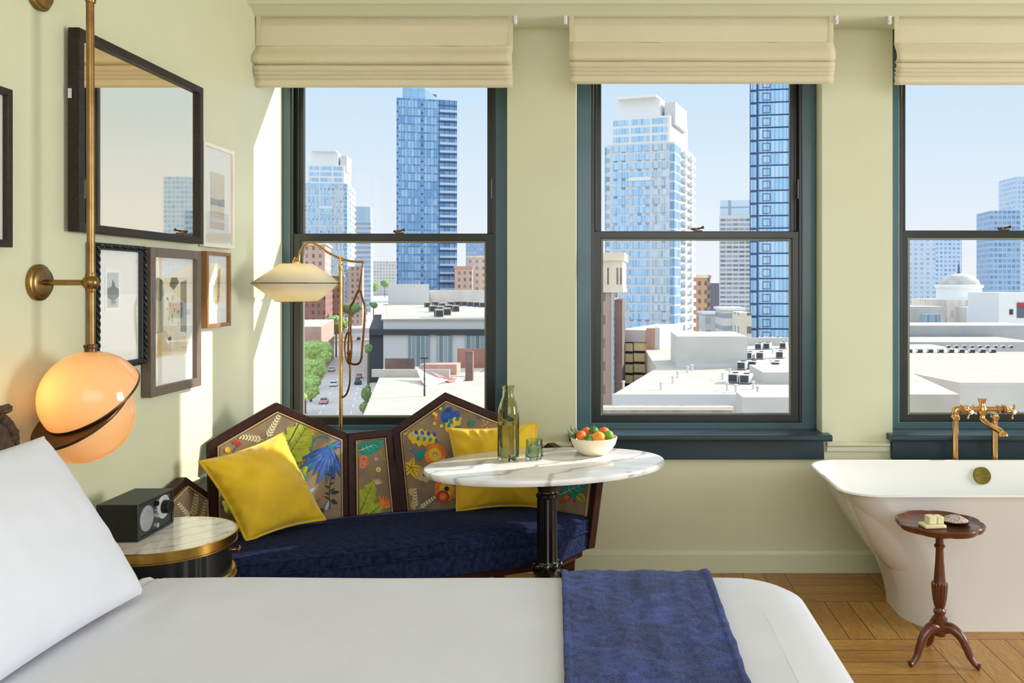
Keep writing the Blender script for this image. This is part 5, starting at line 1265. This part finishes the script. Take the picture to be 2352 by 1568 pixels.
CARW = plain('white_car_paint', 'F2EFEA'); CARR = plain('pale_red_car_paint', 'D8A59A'); CARD = plain('dark_car_paint', '55575C'); CARS = plain('silver_car_paint', 'C9C8C6'); CARG = pm('car_windows', '4A5258', None, 3, .2)
cang = math.atan2(-sd.x, 1)
def car(u, v, label, paint, s_=1.0):
    Y = (EYE-G0)*F/(v-CY)
    if Y > 430: Y = (EYE-G0+430*SLOPE)/((v-CY)/F+SLOPE)
    p = P(u, v, Y); p.z = gz_(Y)+.06
    r = thing('car', label, 'car', p, cang, 'cars on the street below')
    m = MB(); m.loft([[(x*s_, y*s_, z) for x, y in rrect(-.9+k, .9-k, -2.2+k2, 2.2-k2, .35)] for z, k, k2 in ((.25, .04, .05), (.55, 0, 0), (.80, .03, .04), (.86, .12, .15))], 0, True)
    m.build('car_body', paint, r, local=True)
    m = MB(); m.loft([[(x*s_, y*s_, z) for x, y in rrect(-.78+k, .78-k, -1.5+k2, 1.0-k2*1.4, .25)] for z, k, k2 in ((.86, 0, 0), (1.25, .14, .35))], 0, True); m.build('car_windows', CARG, r, local=True)
    m = MB(); m.loft([[(x*s_, y*s_, z) for x, y in rrect(-.64, .64, -1.15, .50, .2)] for z in (1.25, 1.38)], 0, True); m.build('car_roof', paint, r, local=True)
    for x, y in ((-.85, -1.4), (.85, -1.4), (-.85, 1.4), (.85, 1.4)):
        m = MB(); m.lathe((x-.1, y, .30), [(.30, 0), (.30, .2)], 14, axis=(1, 0, 0)); m.build('wheel', C['dark'], r, local=True)
car(766, 886, 'white car in the middle of the street, the biggest in view', CARW, 1.15); car(744, 926, 'pale red car lowest on the street', CARR)
for a in ((722, 868, 'silver car parked beside the lower bright trees', CARS), (736, 846, 'white car parked above the silver one', CARW), (748, 822, 'white car parked beside the round tree', CARW), (762, 852, 'white car left of the lamp pole', CARW), (705, 892, 'white car parked nearest the left window frame', CARW), (802, 812, 'dark car right of the lamp pole', CARD), (824, 780, 'dark car under the tapered lamp link', CARD), (840, 738, 'white car on the far lane beside the hall', CARW), (846, 706, 'silver car far up the street', CARS), (824, 868, 'red car by the right kerb', CARR), (822, 882, 'dark car by the right kerb below the red one', CARD), (842, 722, 'silver car between the two far cars on the right lane', CARS)):
    car(*a)

# --- middle window
r, W_, H = bldg('glass_tower', 'blue grid glass tower at the right of the middle window, rising past the shade', 1722, 120, 230, 130, 24, math.radians(10))
lbox(r, 'tower_wall', facade('navy_grid_wall', '2F4A70', '34527A', '3A5A84', 3, 3.4, .9, .9), 0, W_, 0, 24, 0, H)
P2 = pane_mat('sky_glass_band', '8FC0E4', 'B9DAF0', '3C5C86', 1.05, .09); P3 = pane_mat('narrow_glass_band', '8DB4D8', 'A8C8E2', '3C5C86', 1.6, .05)
n_ = int((H-2)/3.37)
bands(r, 'window_band', W_*.015, W_*.115, H-3.4, -3.37, 2.7, min(n_, 33), P3, -.25, .27); bands(r, 'window_band', W_*.15, W_*.66, H-3.4, -3.37, 2.95, min(n_, 33), P2, -.25, .27); bands(r, 'window_band', W_*.69, W_*.98, H-3.4, -3.37, 2.95, min(n_, 33), P2, -.25, .27)
me = MB().ring([(x, 0, z) for x, z in ((-1.05, 0), (1.05, 0), (1.05, 2.1), (-1.05, 2.1))], [(x, 0, z) for x, z in ((-.85, .2), (.85, .2), (.85, 1.9), (-.85, 1.9))], (0, -.08, 0)).mesh('opening_light', C['slate'])
for k in range(min(n_, 30)): mesh_obj('opening_light', me, r, (W_*.285, -.25, H-3.1-3.37*k))
r, W_, H = bldg('office_tower', 'grey striped office tower beside the blue grid tower', 1652, 460, 330, 70, 26, math.radians(8))
lbox(r, 'tower_wall', C['lgrey'], 0, W_, 0, 26, 0, H-5.8); lbox(r, 'glass_crown', facade('grey_crown', '9AA6B2', 'B9D0E2', 'C4D8E8', 8, 6, .86, .9), .3, W_-.1, .3, 24, H-5.8, H)
bands(r, 'window_band', W_*.02, W_*.98, H-8, -1.75, .8, 36, pane_mat('dark_ribbon_glass', '6A7688', '9AA4B4', 'B9BDC4', 2.4, .2))
# brick and cream building
r, W_, H = bldg('brick_building', 'brown brick building with cream top storeys at the left of the middle window', 1340, 668, 118, 89, 20, math.radians(4))
lbox(r, 'brick_wall', facade('old_brick_wall', 'B79A8C', '7E6A62', '9A857A', 2.4, 3.2, .2, .4), 0, W_*.78, 0, 12, 0, H); lbox(r, 'downpipe_bay', facade('pale_service_bay', 'B9BDBA', '8E9690', 'A9AEA8', .8, .9, .6, .7), W_*.72, W_*.80, -.2, 3, 0, H); lbox(r, 'side_wall', C['brown'], W_*.80, W_*1.0, .1, 9, 0, H-1.2)
lbox(r, 'cream_storeys', C['cream'], -.2, W_*1.01, -.1, 11, H, H+4.2); lbox(r, 'cornice', C['cream'], -.4, W_*1.06, -.5, 11.3, H+4.2, H+5.3); lbox(r, 'ledge', C['cream'], -.3, W_*1.03, -.3, 11.1, H-.2, H+.3)
for x_ in (.62, .86, .95): lbox(r, 'window', C['brown'], W_*x_, W_*(x_+.035), -.16, -.08, H+.9, H+3.2)
# garage with warm panels
r, W_, H = bldg('parking_garage', 'parking garage with warm yellow panels and a rounded grey wall', 1425, 752, 128, 90, 22, math.radians(20))
lbox(r, 'garage_core', C['dark'], 0, W_*.66, .3, 20, 0, H-2)
me = MB().box(W_*.02, W_*.31, -.1, .3, 0, 1.2).mesh('deck_panel', C['yel']); me2 = MB().box(W_*.345, W_*.66, -.1, .3, 0, 1.2).mesh('deck_panel', C['yel'])
for k in range(12):
    mesh_obj('deck_panel', me, r, (0, 0, H-3.5-1.6*k)); mesh_obj('deck_panel', me2, r, (0, 0, H-3.4-1.6*k))
lbox(r, 'parapet', C['lgrey'], -.2, W_*.70, -.3, 20, H-2.1, H-.3); lbox(r, 'stair_wall', C['pink'], W_*.68, W_*.88, -.6, 6, 0, H); lbox(r, 'grey_fin', C['lgrey'], W_*.88, W_*1.0, -.4, 8, 0, H+.1)
simple('tan and brown brick building right of the white high-rise', 1590, 638, 330, 33, 24, facade('tan_windows', 'C39C7A', '6E5648', '8E7260', 2.4, 3.4, .45, .5), math.radians(10), 'stone_building', C['cream'])
simple('dark slate block left of the grey striped tower', 1624, 650, 420, 40, 30, C['slate'], 0, 'office_building')
simple('white balcony block in front of the grey tower', 1620, 722, 228, 50, 16, FWt, 0, 'apartment_building', C['white'], .5)
r, W_, H = simple('white corner block with a teal glass bay', 1660, 712, 208, 48, 14, facade('white_balconies', 'D2CFCA', '6C7478', 'A8AEB0', 20, 3.0, 1.0, .4), 0, 'apartment_building', C['white'], .6)
lbox(r, 'teal_bay', facade('teal_glass', '8FC2C0', '3E8E90', '6FB0AE', 6, 2.6, 1.0, .6), W_*.48, W_*.80, -.4, 2, 0, H-1)
simple('cream block low between the teal bay and the blue grid tower', 1700, 718, 190, 26, 12, facade('cream_low', 'DDD2BC', '7A6F66', '988C80', 5, 4, .4, .4), 0, 'stone_building')
# near white roof
Zr = -8.0
r = thing('flat_roof_building', 'near white flat roof with a low parapet in the middle window', 'building', ((1408-CX)*74/F, 74, G0), 0, GR)
Wd = (1812-1408)*74/F
m = MB(); m.prism([(0, 0, 0), (30, 0, 0), (40, 76, 0), (5.2, 76, 0), (5.2, 23.6, 0)], (0, 0, Zr-G0)); m.build('building_wall', C['roof'], r, local=True)
lbox(r, 'parapet', C['lgrey'], -.05, 11, -.3, 0, Zr-G0-6, Zr-G0+.05)
lbox(r, 'roof_box', C['grey'], 7.6, 15.6, 23.8, 34, Zr-G0, Zr-G0+3.6); lbox(r, 'roof_box_skirt', C['lgrey'], 7.5, 15.7, 23.6, 23.8, Zr-G0, Zr-G0+.45)
lbox(r, 'near_block', C['grey'], 10.5, 18.5, -4.5, -1, Zr-G0-6, Zr-G0+.35)
lbox(r, 'roof_step', C['grey'], 14.5, 22, 8, 16, Zr-G0, Zr-G0+1.1); lbox(r, 'far_parapet', C['grey'], 15.6, 40, 60, 60.5, Zr-G0, Zr-G0+1.2)
r = thing('concrete_ledge', 'rough concrete ledge across the bottom of the middle window', 'ledge', ((1360-CX)*56/F, 56, G0), 0, GR)
lbox(r, 'ledge_wall', pm('rough_concrete', 'A8A098', '857D76', 1.2, .95, bump=.5, bscale=3), 0, 9.2, 0, 1.2, 0, EYE-G0-281*56/F); lbox(r, 'ledge_cap', C['cream'], -.05, 9.25, -.06, .35, EYE-G0-284*56/F-.08, EYE-G0-279*56/F)
# rooftop cooling units and vents
proto = thing('cooling_unit', 'boxy white cooling unit with a dark grille on the near white roof', 'air conditioner', (0, 0, Zr), group='cooling units on the near white roof')
MB().box(-.75, .75, -1.4, 1.4, .15, 1.35).build('unit_case', C['lgrey'], proto, local=True); MB().box(-.62, .55, -1.46, -1.39, .25, 1.25).build('grille', C['dark'], proto, local=True); MB().box(-.7, .7, -1.3, 1.3, 0, .15).build('skid', C['dark'], proto, local=True)
m = MB(); m.lathe((0, .4, 1.35), [(.45, 0), (.45, .12), (.40, .12), (0, .05)], 18); m.build('fan_ring', C['dark'], proto, local=True)
spots = [(1688, 878), (1714, 880), (1706, 848), (1731, 846), (1722, 824), (1748, 824), (1744, 802), (1763, 801), (1793, 822), (1784, 848), (1750, 786), (1768, 786), (1786, 787), (1800, 800)]
first = True
for u, v in spots:
    Y = (EYE-Zr)*F/(v-CY); p = P(u, v, Y); p.z = Zr
    o = proto if first else copy_tree(proto); first = False
    o.location = p; o.rotation_euler = (0, 0, -.35); o.scale = (.66, .66, .66)
proto = thing('roof_vent', 'small pale pipe vent on the near white roof', 'vent', (0, 0, Zr), group='pipe vents on the near white roof')
m = MB(); m.lathe((0, 0, 0), [(.10, 0), (.10, .55), (.16, .58), (.16, .70), (0, .74)], 12); m.build('vent_pipe', C['lgrey'], proto, local=True)
first = True
rnd = random.Random(5)
for u, v in [(1432, 892), (1518, 895), (1545, 880), (1556, 868), (1579, 856), (1590, 852), (1670, 896), (1676, 862), (1690, 900), (1730, 893), (1752, 868), (1760, 850), (1770, 838), (1740, 905), (1775, 812), (1660, 872)]:
    Y = (EYE-Zr)*F/(v-CY); p = P(u, v, Y); p.z = Zr
    o = proto if first else copy_tree(proto); first = False
    o.location = p
# left-window rooftop units on the hall roof
proto = thing('rooftop_unit', 'small dark-sided unit on the white hall roof beside the street', 'air conditioner', (0, 0, -8.15), group='roof units on the white market hall')
MB().box(-1.2, 1.2, -2.5, 2.5, 0, 2.4).build('unit_case', C['roof'], proto, local=True); MB().box(-1.3, -1.19, -2.3, 2.3, .3, 2.1).build('grille', C['dark'], proto, local=True); MB().box(-1.0, 1.0, -2.6, -2.48, .3, 2.0).build('grille', C['dark'], proto, local=True)
first = True
for u, v in [(982, 706), (1000, 704), (1016, 708), (994, 716), (1012, 718), (1030, 714), (1036, 704), (1050, 703), (1064, 703), (1078, 704), (1092, 705), (1106, 706), (1026, 724), (1046, 716), (1008, 728)]:
    Y = (EYE+8.15)*F/(v-CY); p = P(u, v, Y); p.z = -8.15
    o = proto if first else copy_tree(proto); first = False
    o.location = p; o.rotation_euler = (0, 0, .26)

# --- right window
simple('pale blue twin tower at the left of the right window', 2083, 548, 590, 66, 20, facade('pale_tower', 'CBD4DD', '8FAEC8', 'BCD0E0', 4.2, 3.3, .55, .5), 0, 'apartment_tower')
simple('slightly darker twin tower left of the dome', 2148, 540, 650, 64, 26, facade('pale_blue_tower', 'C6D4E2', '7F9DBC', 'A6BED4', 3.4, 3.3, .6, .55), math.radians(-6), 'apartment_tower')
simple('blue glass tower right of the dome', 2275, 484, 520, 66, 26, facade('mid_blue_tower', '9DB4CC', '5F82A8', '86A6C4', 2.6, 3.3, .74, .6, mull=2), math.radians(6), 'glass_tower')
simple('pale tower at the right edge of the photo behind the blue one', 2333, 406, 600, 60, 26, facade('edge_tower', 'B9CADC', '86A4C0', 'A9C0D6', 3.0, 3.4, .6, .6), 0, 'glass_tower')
r = thing('domed_building', 'white building with a ribbed dome and dark finial in the right window', 'building', P(2224, 760, 300), group=GR)
c = P(2224, 690, 300); k_ = 300/F
ground_z = G0
m = MB(); m.lathe((c.x, c.y+8, 0), [(50*k_, P(0, 690, 300).z), (50*k_, P(0, 662, 300).z), (54*k_, P(0, 660, 300).z), (54*k_, P(0, 655, 300).z), (44*k_, P(0, 653, 300).z)], 40); m.build('drum', C['white'], r)
m = MB(); m.lathe((c.x, c.y+8, P(0, 653, 300).z), [(46*k_*math.cos(a), 26*k_*math.sin(a)) for a in [i*math.pi/2/10 for i in range(11)]], 40); m.build('dome', plain('pale_dome', 'C9C6BF', 'B0ADA5'), r)
m = MB(); m.lathe((c.x, c.y+8, P(0, 630, 300).z), [(7*k_, 0), (4*k_, 4*k_), (2.2*k_, 8*k_), (2.6*k_, 14*k_), (.6*k_, 28*k_)], 14); m.build('finial', C['slate'], r)
m = MB(); x0_ = P(2165, 0, 300).x; x1_ = P(2282, 0, 300).x; m.box(x0_, x1_, 296, 330, G0, P(0, 688, 300).z); m.build('building_wall', facade('baroque_front', 'D6D0C6', 'B8A898', 'D4C8BA', 2.6, 4.2, .4, .6), r)
m = MB(); m.box(P(2215, 0, 290).x, P(2290, 0, 290).x, 288, 296, G0, P(0, 705, 290).z); m.build('plain_wing', C['lgrey'], r)
simple('pale block left of the domed building with one grey window', 2070, 704, 285, 100, 24, C['grey'], 0, 'white_building')
r, W_, H = simple('white block at the right edge below the blue tower', 2294, 672, 258, 90, 22, C['white'], 0, 'white_building')
lbox(r, 'window', C['dark'], W_*.27, W_*.36, -.2, 0, H-6.6, H-5.0); lbox(r, 'red_awning', plain('red_awning', 'B04A4A'), W_*.46, W_*.8, -.4, 0, H-4.2, H-3.0); lbox(r, 'shop_window', C['slate'], W_*.46, W_*.8, -.2, 0, H-7.6, H-4.3)
r2, W2, H2 = simple('little grey-windowed annex in front of the pale block', 2128, 722, 276, 32, 6, pane_mat('annex_glass', '7F95A8', 'A2B4C2', 'D5D9DC', 1.2, .1), 0, 'white_building')
# rows of long low roofs stepping down towards the room
for (u0, vt, Y, wpx, dep, lb, mt) in ((2060, 748, 228, 330, 20, 'grey low building with dark boxes below the dome', C['lgrey']), (2056, 786, 205, 330, 21, 'long low roof, second row below the dome', C['grey']), (2052, 836, 150, 340, 50, 'long white roof in the middle of the right window', C['grey'])):
    rr, W_, H = simple(lb, u0, vt, Y, wpx, dep, C['front'], 0, 'warehouse'); lbox(rr, 'roof_membrane', C['roof'], .3, W_-.3, .3, dep-.3, H, H+.06)
r = thing('warehouse', 'big pale roof filling the bottom of the right window', 'building', (P(2060, 0, 95).x, 95, G0), 0, GR)
m = MB(); za = EYE-G0-215*100/F; m.prism([(0, 45, 0), (7, 0, 0), (40, 0, 0), (48, 45, 0)], (0, 0, za)); m.build('building_wall', C['grey'], r, local=True)
m = MB(); m.prism([(.2, 44.8, za), (7.1, .2, za), (39.8, .2, za), (47.6, 44.8, za)], (0, 0, .08)); m.build('roof_membrane', plain('warm_roof', 'BCB1A2', 'B4A898'), r, local=True)
proto = thing('roof_box', 'small dark-shadowed box in a row on the long white roofs', 'vent', (0, 0, 0), group='rows of roof boxes in the right window')
MB().box(-.7, .7, -.6, .6, .25, 1.1).build('box_case', C['lgrey'], proto, local=True); MB().box(-.6, .6, -.66, -.59, .0, .8).build('louvre', C['dark'], proto, local=True); MB().box(-.6, .6, -.55, .55, 0, .25).build('plinth', C['dark'], proto, local=True)
first = True
za_r = G0+za+.08
for k in range(9):
    o = proto if first else copy_tree(proto); first = False
    o.location = (P(2088+24*k, 0, 138).x, 138, za_r); o.scale = (.62, .62, .62)
zb_r = EYE-(836-CY)*150/F+.06
for k in range(9):
    o = copy_tree(proto); o.location = (P(2178+18*k, 0, 188).x, 188, zb_r); o.scale = (.55, .55, .55)
